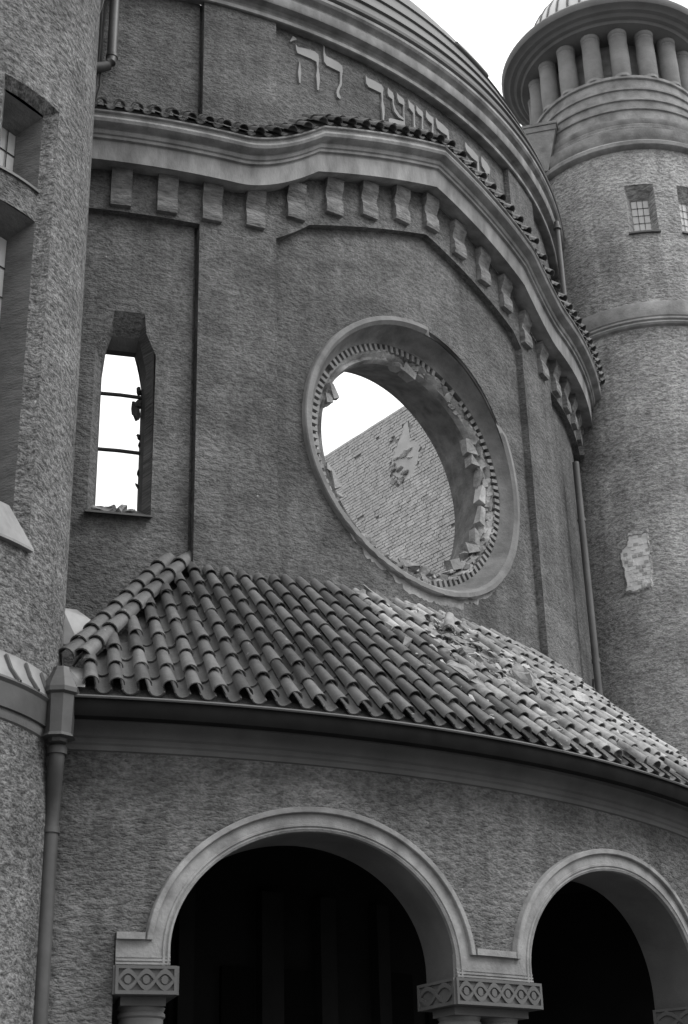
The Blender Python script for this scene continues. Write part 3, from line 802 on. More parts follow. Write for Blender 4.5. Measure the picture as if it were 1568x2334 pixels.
# ================================================================ ROUND TURRETS
def turret(c, full, label, win_angs, RB):
    t = thing('stair_turret', P(c, 0, 0, GZ), label, 'tower')
    g = G()
    iv_top = 4.05
    wr = []
    if full:
        prev = -180
        for wa in win_angs:
            a0, a1 = wa - 7.6, wa + 7.6
            wr += [(prev, a0, [(GZ, iv_top)]), (a0, a1, [(GZ, 3.626), (3.864, iv_top)])]
            prev = a1
        wr.append((prev, 180, [(GZ, iv_top)]))
    else:
        wr = [(-180, NA0, [(GZ, iv_top)]), (NA0, NA1, [(GZ, NZ0), (NZ1, iv_top)]), (NA1, 180, [(GZ, iv_top)])]
    wall(g, c, RB, wr, 3.0)
    g.mk('wall', M['stucco_flare'] if full else M['stucco_left'], t, smooth=True, merge=0.0005)
    full_a = arange(-180, 180, 4)
    g = G(); sweep(g, c, [(RB, 3.166), (RB + .010, 3.172), (RB + .014, 3.180), (RB + .010, 3.187), (RB + .008, 3.190), (RB + .014, 3.196), (RB + .012, 3.205), (RB + .006, 3.208), (RB + .010, 3.214), (RB + .010, 3.272), (RB + .004, 3.284), (RB, 3.286)], full_a, ends=False)
    g.mk('band', M['trim'], t, smooth=True, sharp=30)
    q = RB / .4555
    g = G(); sweep(g, c, [(r * q, z) for r, z in [(.4555, 4.045), (.470, 4.050), (.478, 4.058), (.479, 4.075), (.470, 4.086), (.458, 4.090), (.462, 4.104), (.466, 4.112), (.466, 4.150), (.450, 4.162), (.440, 4.168), (.442, 4.178), (.436, 4.184), (.438, 4.196), (.432, 4.202),
              (.438, 4.214), (.438, 4.226), (.426, 4.229), (.424, 4.234), (.424, 4.282), (.431, 4.285), (.431, 4.292), (.410, 4.295), (.408, 4.300), (.408, 4.345), (.415, 4.348), (.415, 4.355), (.393, 4.358), (.391, 4.362), (.391, 4.418), (.398, 4.421), (.398, 4.430), (.384, 4.433), (.380, 4.438), (.380, 4.488), (.389, 4.492), (.389, 4.506), (.20, 4.506)]], full_a, ends=False)
    g.mk('ring_ledges', M['trim'] if full else M['stucco_flare'], t, smooth=True, sharp=30)
    g = G(); sweep(g, c, [(.285 * q, 4.50), (.285 * q, 4.80)], full_a, ends=False)
    g.mk('lantern_core', M['trim'], t, smooth=True)
    g = G(); sweep(g, c, [(r * q, z) for r, z in [(.28, 4.770), (.385, 4.772), (.400, 4.780), (.415, 4.782), (.422, 4.794), (.440, 4.797), (.452, 4.808), (.470, 4.811), (.482, 4.822), (.500, 4.826), (.508, 4.840), (.508, 4.856), (.500, 4.868), (.45, 4.895), (.385, 4.915)]], full_a, ends=False)
    g.mk('eaves', M['trim_eaves'], t, smooth=True, sharp=30)
    dome = G(); prof = [(.385, 4.905), (.387, 4.935)] + [(.38 * math.cos(rad(x)), 4.95 + .36 * math.sin(rad(x))) for x in range(0, 91, 10)]
    sweep(dome, c, [(r * q, z) for r, z in prof], full_a, ends=False)
    dm = dome.mk('dome', M['domemetal'], t, smooth=True)
    g0 = G()
    for kx in range(40):
        g = G()
        rows = []
        for r, z in prof[:-1]:
            rr0, rr1 = (r - .002) * q, (r + .006) * q
            da = math.degrees(.0045 / max(rr1, .05))
            rows.append([P(c, 9 * kx - da, rr0, z), P(c, 9 * kx - da, rr1, z), P(c, 9 * kx + da, rr1, z), P(c, 9 * kx + da, rr0, z)])
        g.grid(rows)
        g.mk('seam', M['metal'], dm)
    rad_c = .350 * q
    g = G()
    pr = [(.043, 0), (.043, .010), (.041, .014), (.0405, .018), (.0425, .022), (.043, .12), (.0405, .225), (.0405, .228), (.0425, .231), (.0425, .237), (.0405, .239), (.039, .245), (.043, .250), (.044, .256), (.044, .266)]
    rows = [[Vector((r * S * q * math.cos(2 * math.pi * i / 14), r * S * q * math.sin(2 * math.pi * i / 14), z * S)) for i in range(14)] for r, z in pr]
    g.grid(rows, [[(math.atan2(v.y, v.x) * .2, v.z) for v in r_] for r_ in rows], closed=True)
    cm = mk('column', g.v, g.f, M['stucco_col'], uvs=g.u, smooth=True, sharp=40, link=False)
    for kx in range(18):
        a = -4.0 + 20 * kx
        place('column', cm, Matrix.Translation(P(c, a, rad_c, 4.506)), t)
    return t
M['stucco_left'] = mat('left_turret_stucco', 0.172, 0.95, 0.15, 0.14, 0.3, 0.024, 1.0, 'UV', (11, 17, 1), spots=0.22, stain=0.30, cells=1.1)
M['stucco_col'] = mat('column_stucco', 0.24, 0.95, 0.15, 0.2, 3.0, 0.012, 14, 'Object')
M['trim_eaves'] = mat('eaves_render', 0.17, 0.8, 0.25, 0.2, 2.0, 0.004, 30)

NA0, NA1, NZ0, NZ1 = 43.5, 66.0, 1.30, 2.487
rt = turret(TR, True, 'right-hand round stucco turret with a colonnade and ribbed dome', (-5.4, 22.6), 0.4555)
for wa in (-5.4, 22.6):
    g = G()
    fr = [P(TR, wa + a, .4555, z) for a, z in ((-7.6, 3.626), (7.6, 3.626), (7.6, 3.864), (-7.6, 3.864))]
    bk = [P(TR, wa + a, .405, z) for a, z in ((-4.7, 3.626), (5.2, 3.626), (5.2, 3.815), (-4.7, 3.815))]
    g.grid([fr, bk], closed=True)
    wn = g.mk('window', M['stucco_flare'], rt)
    g = G(); g.add([P(TR, wa + a, .404, z) for a, z in ((-4.9, 3.62), (5.4, 3.62), (5.4, 3.82), (-4.9, 3.82))], [(0, 1, 2, 3)])
    g.mk('leaded_pane', M['glass'], wn)
    for i in range(1, 3):
        a = wa - 4.7 + 9.9 * i / 3
        g = G(); g.tube([P(TR, a, .406, 3.626), P(TR, a, .406, 3.815)], .005, 5); g.mk('glazing_bar', M['iron'], wn)
    for i in range(1, 5):
        z = 3.626 + .189 * i / 5
        g = G(); g.tube([P(TR, wa - 4.7, .406, z), P(TR, wa + 5.2, .406, z)], .005, 5); g.mk('glazing_bar', M['iron'], wn)
    g = G(); arcbox(g, TR, wa - 8.2, wa + 8.2, .40, .466, 3.616, 3.624); g.mk('sill', M['metal'], wn)
# patch where the render has fallen off
pp = [(-31.6, 2.283), (-27, 2.279), (-22.8, 2.284), (-22.9, 2.24), (-21.9, 2.20), (-22.9, 2.19), (-22.7, 2.15), (-23.6, 2.10), (-23.4, 2.072), (-27, 2.066), (-31, 2.058), (-36.4, 2.068), (-35.2, 2.09), (-35.7, 2.15), (-36.9, 2.20), (-36, 2.23), (-33.0, 2.25)]
pj = []
for i in range(len(pp)):
    (x0, y0), (x1, y1) = pp[i], pp[(i + 1) % len(pp)]
    for k_ in range(5):
        t_ = k_ / 5
        pj.append((x0 + (x1 - x0) * t_ + brn.uniform(-.35, .35), y0 + (y1 - y0) * t_ + brn.uniform(-.003, .003)))
pp = pj
cen = (-29, 2.17)
g = G()
for i in range(len(pp)):
    p0, p1 = pp[i], pp[(i + 1) % len(pp)]
    nseg = 3
    for (f0, f1) in ((0, .5), (.5, 1)):
        qd = [(cen[0] + (p[0] - cen[0]) * f, cen[1] + (p[1] - cen[1]) * f) for p, f in ((p0, f0), (p1, f0), (p1, f1), (p0, f1))]
        g.add([P(TR, a, .4575, z) for a, z in qd], [(0, 1, 2, 3)])
patch = g.mk('bare_patch', M['bare'], rt, merge=0.0005)
g = G()
def ppt(k_, x_): return [(cen[0] + (p_[0] - cen[0]) * k_ , cen[1] + (p_[1] - cen[1]) * k_) for p_ in pp]
g.grid([[P(TR, x_, r_, y_) for x_, y_ in ppt(k_, 0)] for k_, r_ in ((.985, .4560), (1.0, .4625), (1.05, .4615), (1.13, .4548))], [[(rad(x_) * .4555 * S, y_ * S) for x_, y_ in ppt(k_, 0)] for k_ in (.985, 1.0, 1.05, 1.13)], closed=True)
g.mk('stucco_edge', M['stucco_flare'], patch)
patch['label'] = 'ragged pale patch where the stucco has fallen off'
zc = 2.072; rowi = 0
while zc < 2.275:
    a = -36.5 + (rowi % 2) * 1.2
    while a < -22.5:
        if inside((a + .9, zc), pp) and inside((a + .2, zc), pp) and brn.random() > .25:
            g = G(); arcbox(g, TR, a, a + 2.0 + brn.uniform(-.4, .4), .4575, .4588 + brn.uniform(0, .0016), zc - .0055, zc + .0055, 2.5)
            g.mk('brick', M['bare'] if brn.random() < .6 else M['stone_chip'], patch)
        a += 2.7
    zc += 0.0155; rowi += 1

lt = turret(TL, False, 'near left round stucco turret with a tall recessed window niche', (), 0.46)
# tall niche with two windows
g = G()
NB = .432
fr0 = arange(NA0, NA1, 2.5)
SA0, SA1 = 46.2, 62.6
# splayed jambs, head and the face between the windows
g.add([P(TL, NA1, .46, NZ0), P(TL, SA1, NB, NZ0), P(TL, SA1, NB, 2.468), P(TL, NA1, .46, NZ1)], [(0, 1, 2, 3)], [(0, NZ0 * S), (.2, NZ0 * S), (.2, NZ1 * S), (0, NZ1 * S)])
g.add([P(TL, NA0, .46, NZ0), P(TL, SA0, NB, NZ0), P(TL, SA0, NB, 2.468), P(TL, NA0, .46, NZ1)], [(0, 1, 2, 3)], [(0, NZ0 * S), (.2, NZ0 * S), (.2, NZ1 * S), (0, NZ1 * S)])
g.grid([[P(TL, a, .46, NZ1) for a in arange(NA0, NA1, 2.5)], [P(TL, a, NB, 2.468) for a in arange(SA0, SA1, 2.5 * (SA1 - SA0) / (NA1 - NA0))]])
W1 = (2.238, 2.462); W2 = (1.385, 2.150)
wall(g, TL, NB, [(SA0, SA1, [(W2[1], W1[0])])], 2.5)
niche = g.mk('window_niche', M['stucco_left'], lt, smooth=True, sharp=20, merge=0.0005)
for wz0, wz1, nrow in ((W1[0], W1[1], 3), (W2[0], W2[1], 9)):
    g = G()
    fr = [P(TL, a, NB, z) for a, z in ((SA0, wz0), (SA1, wz0), (SA1, wz1), (SA0, wz1))]
    bk = [P(TL, a, .355, z) for a, z in ((48.2, wz0), (61.6, wz0), (61.6, wz1 - .03), (48.2, wz1 - .03))]
    g.grid([fr, bk], closed=True)
    wn = g.mk('window', M['stucco_inner'] if 'stucco_inner' in M else mat('window_inner_stucco', .16, .95, .1, .3, 3.0, .02, 14, stretch=(1, 1, 3)), lt)
    zt = wz1 - .03
    g = G(); g.add([P(TL, a, .354, z) for a, z in ((48, wz0), (61.8, wz0), (61.8, zt), (48, zt))], [(0, 1, 2, 3)])
    g.mk('leaded_pane', M['glass'], wn)
    for i in range(1, 3):
        a = 48.2 + 13.4 * i / 3
        g = G(); g.tube([P(TL, a, .356, wz0), P(TL, a, .356, zt)], .007, 5); g.mk('glazing_bar', M['iron'], wn)
    for i in range(1, nrow):
        z = wz0 + (zt - wz0) * i / nrow
        g = G(); g.tube([P(TL, 48.2, .356, z), P(TL, 61.6, .356, z)], .007 if i % 3 else .014, 5); g.mk('glazing_bar', M['iron'], wn)
    if nrow == 3:
        g = G(); arcbox(g, TL, SA0 - .5, SA1 + .3, .36, NB + .006, wz0 - .006, wz0 + .001, 2.5); g.mk('sill', M['metal'], wn)
# sloping sheet-metal sill at the foot of the niche
g = G()
g.grid([[P(TL, a, .438, 1.386) for a in arange(SA0 - 1, 60.3, 2.5)], [P(TL, a, .476, 1.300) for a in arange(NA0 - 1, 66.2, 2.5 * 23.7 / 15.1)][:len(arange(SA0 - 1, 60.3, 2.5))]])
aa = arange(0, 1, 1 / 8)
g = G()
g.grid([[P(TL, 44 + 15.8 * t, .440, 1.392) for t in aa], [P(TL, 42 + 24.2 * t, .474, 1.300) for t in aa], [P(TL, 42 + 24.2 * t, .474, 1.294) for t in aa], [P(TL, 42 + 24.2 * t, .455, 1.294) for t in aa]])
g.mk('sloping_sill', M['copper'], lt)
# base storey of the left turret
la = arange(-60, 100, 3)
g = G(); sweep(g, TL, [(.432, .885), (.430, .880), (.430, GZ)], la, ends=False)
g.mk('base_wall', M['stucco_left'], lt, smooth=True, sharp=30)
g = G(); sweep(g, TL, [(.430, .862), (.436, .866), (.437, .878), (.444, .884), (.446, .900), (.456, .908), (.464, .915), (.467, .928), (.466, .940)], la)
g.mk('base_moulding', M['trim_dark'], lt, smooth=True, sharp=30)
g = G(); sweep(g, TL, [(.460, .932), (.473, .935), (.475, .985), (.480, .992), (.477, .998), (.466, .988)], la)
g.mk('gutter', M['metal'], lt, smooth=True, sharp=30)
g = G(); sweep(g, TL, [(.476, .994), (.468, 1.018), (.4605, 1.046), (.4605, 1.055)], la)
sh = g.mk('skirt_flashing', M['copper'], lt, smooth=True)
for a in (44, 52, 60, 68, 76):
    g = G()
    rows = []
    for da, r, z in ((3.5, .478, .995), (1.2, .469, 1.018), (0, .462, 1.046)):
        rows.append([P(TL, a + da - .7, r, z), P(TL, a + da - .4, r + .003, z + .004), P(TL, a + da + .4, r + .003, z + .004), P(TL, a + da + .7, r, z)])
    g.grid(rows); g.mk('seam', M['metal'], sh)

# ================================================================ PORCH
porch = thing('arcaded_porch', P(FC, 45.3, 2.4, GZ), 'bowed arcaded porch with round arches under a pantiled half-cone roof', 'porch')
RP_, RPI = 2.560, 2.420
PA0, PA1 = 12.0, 79.0
ARC = [(25.3, .338), (45.95, .360), (66.6, .338)]
AZ, AB, EB = .497, .270, .325         # spring line, rise, extrados half width and rise
SP = .468                                        # top of the capitals
def ang(u, R=RP_): return math.degrees(math.asin(u / R))
g = G()
TOPZ = .935
prev = PA0
for ac, hw in ARC:
    EA = hw + .054
    e_ = ang(EA); l_ = ac - e_
    def ex(a, ac=ac, EA=EA):
        u = RP_ * math.sin(rad(a - ac)); return AZ + EB * math.sqrt(max(0, 1 - (u / EA) ** 2))
    w0 = ac - 10.15
    # plain wall left of this arch above the springing block
    if prev == PA0:
        wall(g, FC, RP_, [(PA0, 15.15, [(GZ, TOPZ)]), (15.15, l_, [(.534, TOPZ)])], .8)
    else:
        wall(g, FC, RP_, [(prev, l_, [(.534, TOPZ)])], .8)
    wall(g, FC, RP_, [(l_, ac + e_, [(ex, TOPZ)], 50)])
    prev = ac + e_
wall(g, FC, RP_, [(prev, 76.6, [(.534, TOPZ)]), (76.6, PA1, [(GZ, TOPZ)])], .8)
pw = g.mk('wall', M['stucco_porch'], porch, smooth=True, merge=0.0005)
g = G()
radial_face(g, FC, 15.15, RPI, RP_, GZ, .534); radial_face(g, FC, 76.6, RPI, RP_, GZ, .534); radial_face(g, FC, PA0, 1.9, RP_, GZ, 1.0)
g.mk('wall_return', M['stucco_porch'], porch)
def arch_path(hw, rise, z_s, n=48, zb=SP):
    pts = [(-hw, zb)]
    for i in range(n + 1):
        t = math.pi * (1 - i / n)
        pts.append((hw * math.cos(t), max(zb, z_s + rise * math.sin(t))))
    pts.append((hw, zb))
    return pts
def AP(ac, u, z, R): return P(FC, ac + ang(u, R), R, z)
for ac, hw in ARC:
    ar_ = G()
    prof = [(0.0, 2.553), (0.0008, 2.566), (0.006, 2.569), (0.0085, 2.5655), (0.0105, 2.5655), (0.0120, 2.569), (0.0165, 2.569), (0.018, 2.566), (0.040, 2.566), (0.0405, 2.574), (0.042, 2.576), (0.052, 2.576), (0.0535, 2.574), (0.054, 2.556)]
    rows = []
    for off, R in prof:
        f_ = off / .054
        pth = arch_path(hw + off, .270 + (.325 - .270) * f_, AZ, zb=SP if off < .03 else .520)
        rows.append([AP(ac, u, z, R) for u, z in pth])
    ar_.grid(rows)
    arch = ar_.mk('archivolt', M['trim'], porch, smooth=True, sharp=25)
    g = G()
    pth = arch_path(hw, .270, AZ)
    g.grid([[AP(ac, u, z, R) for u, z in pth] for R in (2.556, 2.48, RPI)], [[(R * S, i * .1) for i in range(len(pth))] for R in (2.556, 2.48, RPI)])
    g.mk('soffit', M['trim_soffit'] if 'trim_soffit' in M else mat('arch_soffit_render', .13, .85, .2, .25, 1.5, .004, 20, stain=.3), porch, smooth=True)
# impost blocks, capitals and columns
def impost(a0, a1, l_open, r_open):
    g = G()
    arcbox(g, FC, a0, a1, 2.553, 2.5657, SP, .521)
    for z in (.4725, .4795, .4865):
        arcbox(g, FC, a0, a1, 2.56, 2.5695 - (z - .4725) * .15, z - .0018, z + .0018)
    blk = g.mk('impost_block', M['trim'], porch, smooth=False)
    g = G()
    m0 = a0 if not l_open else a0 + 1.22
    m1 = a1 if not r_open else a1 - 1.22
    arcbox(g, FC, m0, m1, 2.553, 2.5765, .5205, .5345)
    g.mk('label_moulding', M['trim'], porch)
def capital(a0, a1, ncol, nov_f):
    zt, zb = SP - .0005, .4105
    g = G()
    arcbox(g, FC, a0, a1, RPI + .010, 2.5745, zb, zt)
    cp = g.mk('capital', M['capital'], porch)
    # raised border and interlace on the front
    g = G()
    r0, r1 = 2.5742, 2.5800
    arcbox(g, FC, a0 - .0, a1 + .0, r0, r1, zb, zb + .0075); arcbox(g, FC, a0, a1, r0, r1, zt - .0065, zt)
    arcbox(g, FC, a0, a0 + .14, r0, r1, zb + .0075, zt - .0065); arcbox(g, FC, a1 - .14, a1, r0, r1, zb + .0075, zt - .0065)
    lo, hi = a0 + .14, a1 - .14
    zc_ = (zb + zt) / 2 + .0005; am = (zt - zb) / 2 - .012
    n = 14 * nov_f
    for ph in (1, -1):
        up = []; dn = []
        for i in range(n + 1):
            t = i / n
            a = lo + (hi - lo) * t
            zz = zc_ + ph * am * math.cos(math.pi * 2 * nov_f * t / 2 + math.pi / 2)
            wd = .0052
            up.append((a, zz + wd)); dn.append((a, zz - wd))
        rr_ = r1 - .0004 * (ph > 0)
        g.grid([[P(FC, a, r0, z) for a, z in up], [P(FC, a, rr_, z) for a, z in up], [P(FC, a, rr_, z) for a, z in dn], [P(FC, a, r0, z) for a, z in dn]])
    g.mk('interlace', M['capital'], cp)
    wv = (hi - lo) / nov_f
    for i in range(nov_f):
        a = lo + wv * (i + .5)
        g = G()
        ro = .0088
        pts = [(a + math.degrees(ro * .85 * math.cos(2 * math.pi * k_ / 12) / 2.57), zc_ + ro * math.sin(2 * math.pi * k_ / 12)) for k_ in range(12)]
        g.grid([[P(FC, x, r0, z) for x, z in pts], [P(FC, x, r1 - .001, z) for x, z in pts]], closed=True)
        g.add([P(FC, x, r1 - .001, z) for x, z in pts], [tuple(range(12))])
        g.mk('eye', M['capital'], cp)
    # the sides facing the openings
    for a_s, sg in ((a0, -1), (a1, 1)):
        radial_n = 2
        o = P(FC, a_s, 0, 0)
        tang = Vector((math.cos(rad(a_s)), math.sin(rad(a_s)), 0)) * sg
        def SPt(q, z, d): return P(FC, a_s, RPI + .010 + q * (2.574 - RPI - .010), z) + tang * d * S
        g = G()
        def sbox(q0, q1, z0, z1, d=.005):
            v = [SPt(q, z, dd) for q in (q0, q1) for z in (z0, z1) for dd in (-.001, d)]
            g.add(v, [(0, 1, 3, 2), (4, 6, 7, 5), (0, 4, 5, 1), (2, 3, 7, 6), (0, 2, 6, 4), (1, 5, 7, 3)])
        sbox(0, 1, zb, zb + .0075); sbox(0, 1, zt - .0065, zt); sbox(0, .05, zb + .0075, zt - .0065); sbox(.95, 1, zb + .0075, zt - .0065)
        for ph in (1, -1):
            up = []; dn = []
            for i in range(14 * radial_n + 1):
                t = i / (14 * radial_n); q = .05 + .9 * t
                zz = zc_ + ph * am * math.cos(math.pi * radial_n * t + math.pi / 2)
                up.append((q, zz + .0052)); dn.append((q, zz - .0052))
            g.grid([[SPt(q, z, 0) for q, z in up], [SPt(q, z, .005 - .0004 * (ph > 0)) for q, z in up], [SPt(q, z, .005 - .0004 * (ph > 0)) for q, z in dn], [SPt(q, z, 0) for q, z in dn]])
        g.mk('interlace', M['capital'], cp)
    # neck below
    g = G(); arcbox(g, FC, a0 + .35, a1 - .35, RPI + .04, 2.545, zb - .018, zb - .0003)
    g.mk('neck', M['capital'], cp)
    # columns
    for i in range(ncol):
        a = (a0 + a1) / 2 if ncol == 1 else a0 + (a1 - a0) * (.27 + .46 * i / (ncol - 1))
        if ncol == 1: a += .10
        b = P(FC, a, 2.492, 0); 
        g = G()
        rws = []
        for r, z in ((.064, GZ), (.064, GZ + .02), (.056, GZ + .03), (.058, GZ + .04), (.050, GZ + .05), (.0485, .0), (.046, .370), (.050, .374), (.050, .380), (.046, .384), (.050, zb - .018)):
            rws.append([Vector((b.x + r * S * math.cos(2 * math.pi * k_ / 28), b.y + r * S * math.sin(2 * math.pi * k_ / 28), z * S + EYE)) for k_ in range(28)])
        g.grid(rws, closed=True)
        g.mk('column', M['column'], porch, smooth=True, sharp=35)
edge = [(ac - ang(hw), ac + ang(hw)) for ac, hw in ARC]
impost(15.2, edge[0][0] + .02, False, True); capital(15.2, 18.02, 1, 3)
impost(edge[0][1] - .02, edge[1][0] + .02, True, True); capital(edge[0][1] - .28, edge[1][0] + .35, 2, 6)
impost(edge[1][1] - .02, edge[2][0] + .02, True, True); capital(edge[1][1] - .28, edge[2][0] + .28, 2, 6)
impost(edge[2][1] - .02, 76.6, True, False); capital(edge[2][1] - .2, 76.6, 1, 3)
# cornice below the gutter
g = G(); sweep(g, FC, [(2.560, .918), (2.566, .920), (2.568, .930), (2.573, .934), (2.573, .944), (2.580, .948), (2.586, .960), (2.598, .972), (2.602, .974), (2.604, .982), (2.622, .990), (2.640, .994), (2.64, 1.02)], arange(PA0 - .3, PA1, 1.0))
g.mk('eaves_moulding', M['trim_dark'], porch, smooth=True, sharp=30)
g = G(); sweep(g, FC, [(2.628, 1.000), (2.630, .983), (2.637, .968), (2.649, .962), (2.661, .967), (2.668, .981), (2.669, 1.000), (2.673, 1.004), (2.672, 1.009), (2.667, 1.008), (2.665, 1.000), (2.66, .985), (2.649, .968), (2.637, .973), (2.632, .99)], arange(PA0 + .3, PA1, 1.0))
gut = g.mk('gutter', M['metal_dark'], porch, smooth=True, sharp=40)
g = G()
for_l = arange(PA0 + .3, PA1, 1.0)
sweep(g, FC, [(2.6745, 1.0025), (2.676, 1.006), (2.6735, 1.0095), (2.670, 1.0095)], for_l)
g.mk('gutter_lip', M['metal'], porch, smooth=True)
# inside of the porch, its shade put into near-black colours
g = G(); sweep(g, FC, [(RP_ - .005, .93), (1.2, .93)], arange(-4, 96, 3), ends=False); sweep(g, FC, [(RPI, .93), (RPI, .768)], arange(PA0, PA1, 1.5), ends=False)
g.mk('vault_ceiling', M['int_shade'], porch)
g = G()
prev = PA0
for ac, hw in ARC:
    e_ = ang(hw, RPI)
    def ii(a, ac=ac, hw=hw):
        u = RPI * math.sin(rad(a - ac)); return AZ + .270 * math.sqrt(max(0, 1 - (u / hw) ** 2))
    wall(g, FC, RPI, [(prev, ac - e_, [(SP, .93)])], 1.5)
    wall(g, FC, RPI, [(ac - e_, ac + e_, [(ii, .93)], 30)])
    prev = ac + e_
wall(g, FC, RPI, [(prev, PA1, [(SP, .93)]), (PA0, 15.15, [(GZ, SP)])], 1.5)
g.mk('inner_face', M['int_shade'], porch, smooth=True)
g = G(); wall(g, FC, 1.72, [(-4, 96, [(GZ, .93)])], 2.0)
back = g.mk('back_wall', M['int_shade'], porch, smooth=True)
for a0, a1, z1 in ((27.8, 31.0, .60), (34.0, 37.2, .60), (46.5, 50.0, .62), (52.5, 55.0, .58), (20, 23, .6)):
    g = G(); arcbox(g, FC, a0, a1, 1.70, 1.735, GZ, z1); g.mk('doorway', M['int_shade3'], back)
for a0, a1 in ((31.4, 33.6), (37.6, 39.4), (44.5, 46.1), (23.6, 25.0)):
    g = G(); arcbox(g, FC, a0, a1, 1.70, 1.755, GZ, .80); g.mk('pilaster', M['int_shade2'], back)
for a in (-4, 71):
    g = G(); radial_face(g, FC, a, 1.72, 2.56, GZ, .93); g.mk('dark_end_screen', M['int_shade'], porch)  # dark end screens; the right one is added to hide the lit turret wall

# unseen slab added inside the front to keep sky light out of the porch
g = G(); sweep(g, FC, [(0.0, .955), (2.13, .955)], arange(-6, 104, 4), ends=False)
g.mk('light_block_slab', M['int_shade'], front)

# roof bed and tiles
RSL = rad(45)
def cone_z(r): return 1.02 + (2.655 - r)
HA, HB = (13.0, 2.555), (20.6, 2.09)
def hip_r(a):
    return HA[1] + (a - HA[0]) * (HB[1] - HA[1]) / (HB[0] - HA[0])
g = G()
A = arange(12.4, 21.2, .8) + arange(21.2, PA1, 1.2)[1:]
rows = []
for a in A:
    rt_ = max(2.118, min(2.645, hip_r(a) - .01)) if a < 20.4 else 2.118
    rows.append([P(FC, a, r, cone_z(r) - .018) for r in (2.645, (2.645 + rt_) / 2, rt_)])
g.grid(rows)
g.grid([[P(FC, a, 2.645, 1.0) for a in A], [P(FC, a, 2.645, 1.005) for a in A]])
deck = g.mk('roof', M['mortar'], porch)
trn = random.Random(21)
covers = []; pans = []
def dusty(a, r):
    n1 = noise.noise(Vector((a * .18, r * 6, 0)))
    d_ = (a - 35.0) / 6.0 - max(0, (2.5 - r)) * -1.2 + n1 * 1.1
    return d_ > 0.35
def broken_zone(a, r):
    if 36.2 < a < 37.8 and r < 2.19: return 1
    if 38.2 < a < 46.5 and 2.17 < r < 2.40: return .8 * max(0, 1 - abs(a - 42.4) / 4.6)
    if 41.5 < a < 44.5 and r < 2.45: return .5
    return 0
nrow = 9
kc = 0
a = 13.35
while a < 77.5:
    for j in range(nrow):
        r = 2.640 - .0605 * j
        if r < hip_r(a) + .026 and a < 21: continue
        if a > 73 and r < 2.64 - (77.5 - a) * .1: continue
        bz = broken_zone(a, r)
        du = dusty(a, r)
        jit = .009 + (.12 * bz) + (.022 if du else 0)
        if trn.random() > bz * .75:
            mw = slope_matrix(FC, a + trn.uniform(-.04, .04), r + trn.uniform(-.004, .004), cone_z(r), RSL, 0.052 + trn.uniform(0, .006), trn.gauss(0, jit), trn.gauss(0, jit)) @ Matrix.Rotation(-rad(3.3), 4, 'X')
            sx = 1 - .10 * j / 9 + trn.uniform(-.03, .03)
            if trn.random() < (.10 if du else .02): mw = mw @ Matrix.Translation(Vector((trn.uniform(-.02, .02), -trn.uniform(.03, .14), .012))) @ Matrix.Rotation(trn.uniform(-.12, .12), 4, 'Z')
            covers.append((mw @ Matrix.Diagonal((sx, 1, sx, 1)), du))
        a2 = a + .62
        if r < hip_r(a2) + .014 and a2 < 21: continue
        if trn.random() > bz * .5:
            mw = slope_matrix(FC, a2, r + .006, cone_z(r + .006), RSL, 0.036 + trn.uniform(0, .006), trn.gauss(0, jit * .6), 0) @ Matrix.Rotation(-rad(2.2), 4, 'X')
            sx = 1 - .14 * j / 9
            pans.append((mw @ Matrix.Diagonal((sx, 1, .9, 1)), du))
    a += 1.243
for nm, L_, me0, me1 in (('cover_tile', covers, cover_me, cover_du), ('pan_tile', pans, pan_me, pan_du)):
    L_.sort(key=lambda t: (t[0].translation - camv).length)
    for mw, du in L_[:300]:
        place(nm, me1 if du else me0, mw, deck)
    tag(joined('far_' + nm + 's', [(me1 if du else me0, mw) for mw, du in L_[300:]], deck), kind='stuff')
# two courses of ridge tiles down the left hip
ridge_me = tile_mesh('ridge_tile', 0.100, 0.078, 0.46, 0.016, M['tile'])
def along(p0, p1, n, lift, nm, sc_=1.0):
    d = (p1 - p0); L_ = d.length; yv = d.normalized()
    up = (Vector((0, 0, 1)) + Vector((math.sin(rad(17)), -math.cos(rad(17)), 0)) * .8)
    xv = yv.cross(up).normalized(); zv = xv.cross(yv)
    for i in range(n):
        o = p0 + d * (i / n) + zv * (lift + trn.uniform(0, .01))
        mw = Matrix(((xv.x, yv.x, zv.x, o.x), (xv.y, yv.y, zv.y, o.y), (xv.z, yv.z, zv.z, o.z), (0, 0, 0, 1)))
        mw = mw @ Matrix.Rotation(trn.uniform(-.03, .03), 4, 'Z') @ Matrix.Rotation(-rad(2.6), 4, 'X') @ Matrix.Diagonal((sc_, L_ / n / .40, sc_, 1))
        place(nm, ridge_me, mw, deck)
def cz(a, r, d=0): return P(FC, a, r, cone_z(r) + d)
along(cz(12.95, 2.560), cz(20.9, 2.085), 9, .085, 'ridge_tile')
along(cz(12.15, 2.560), cz(19.2, 2.105), 9, .075, 'ridge_tile')
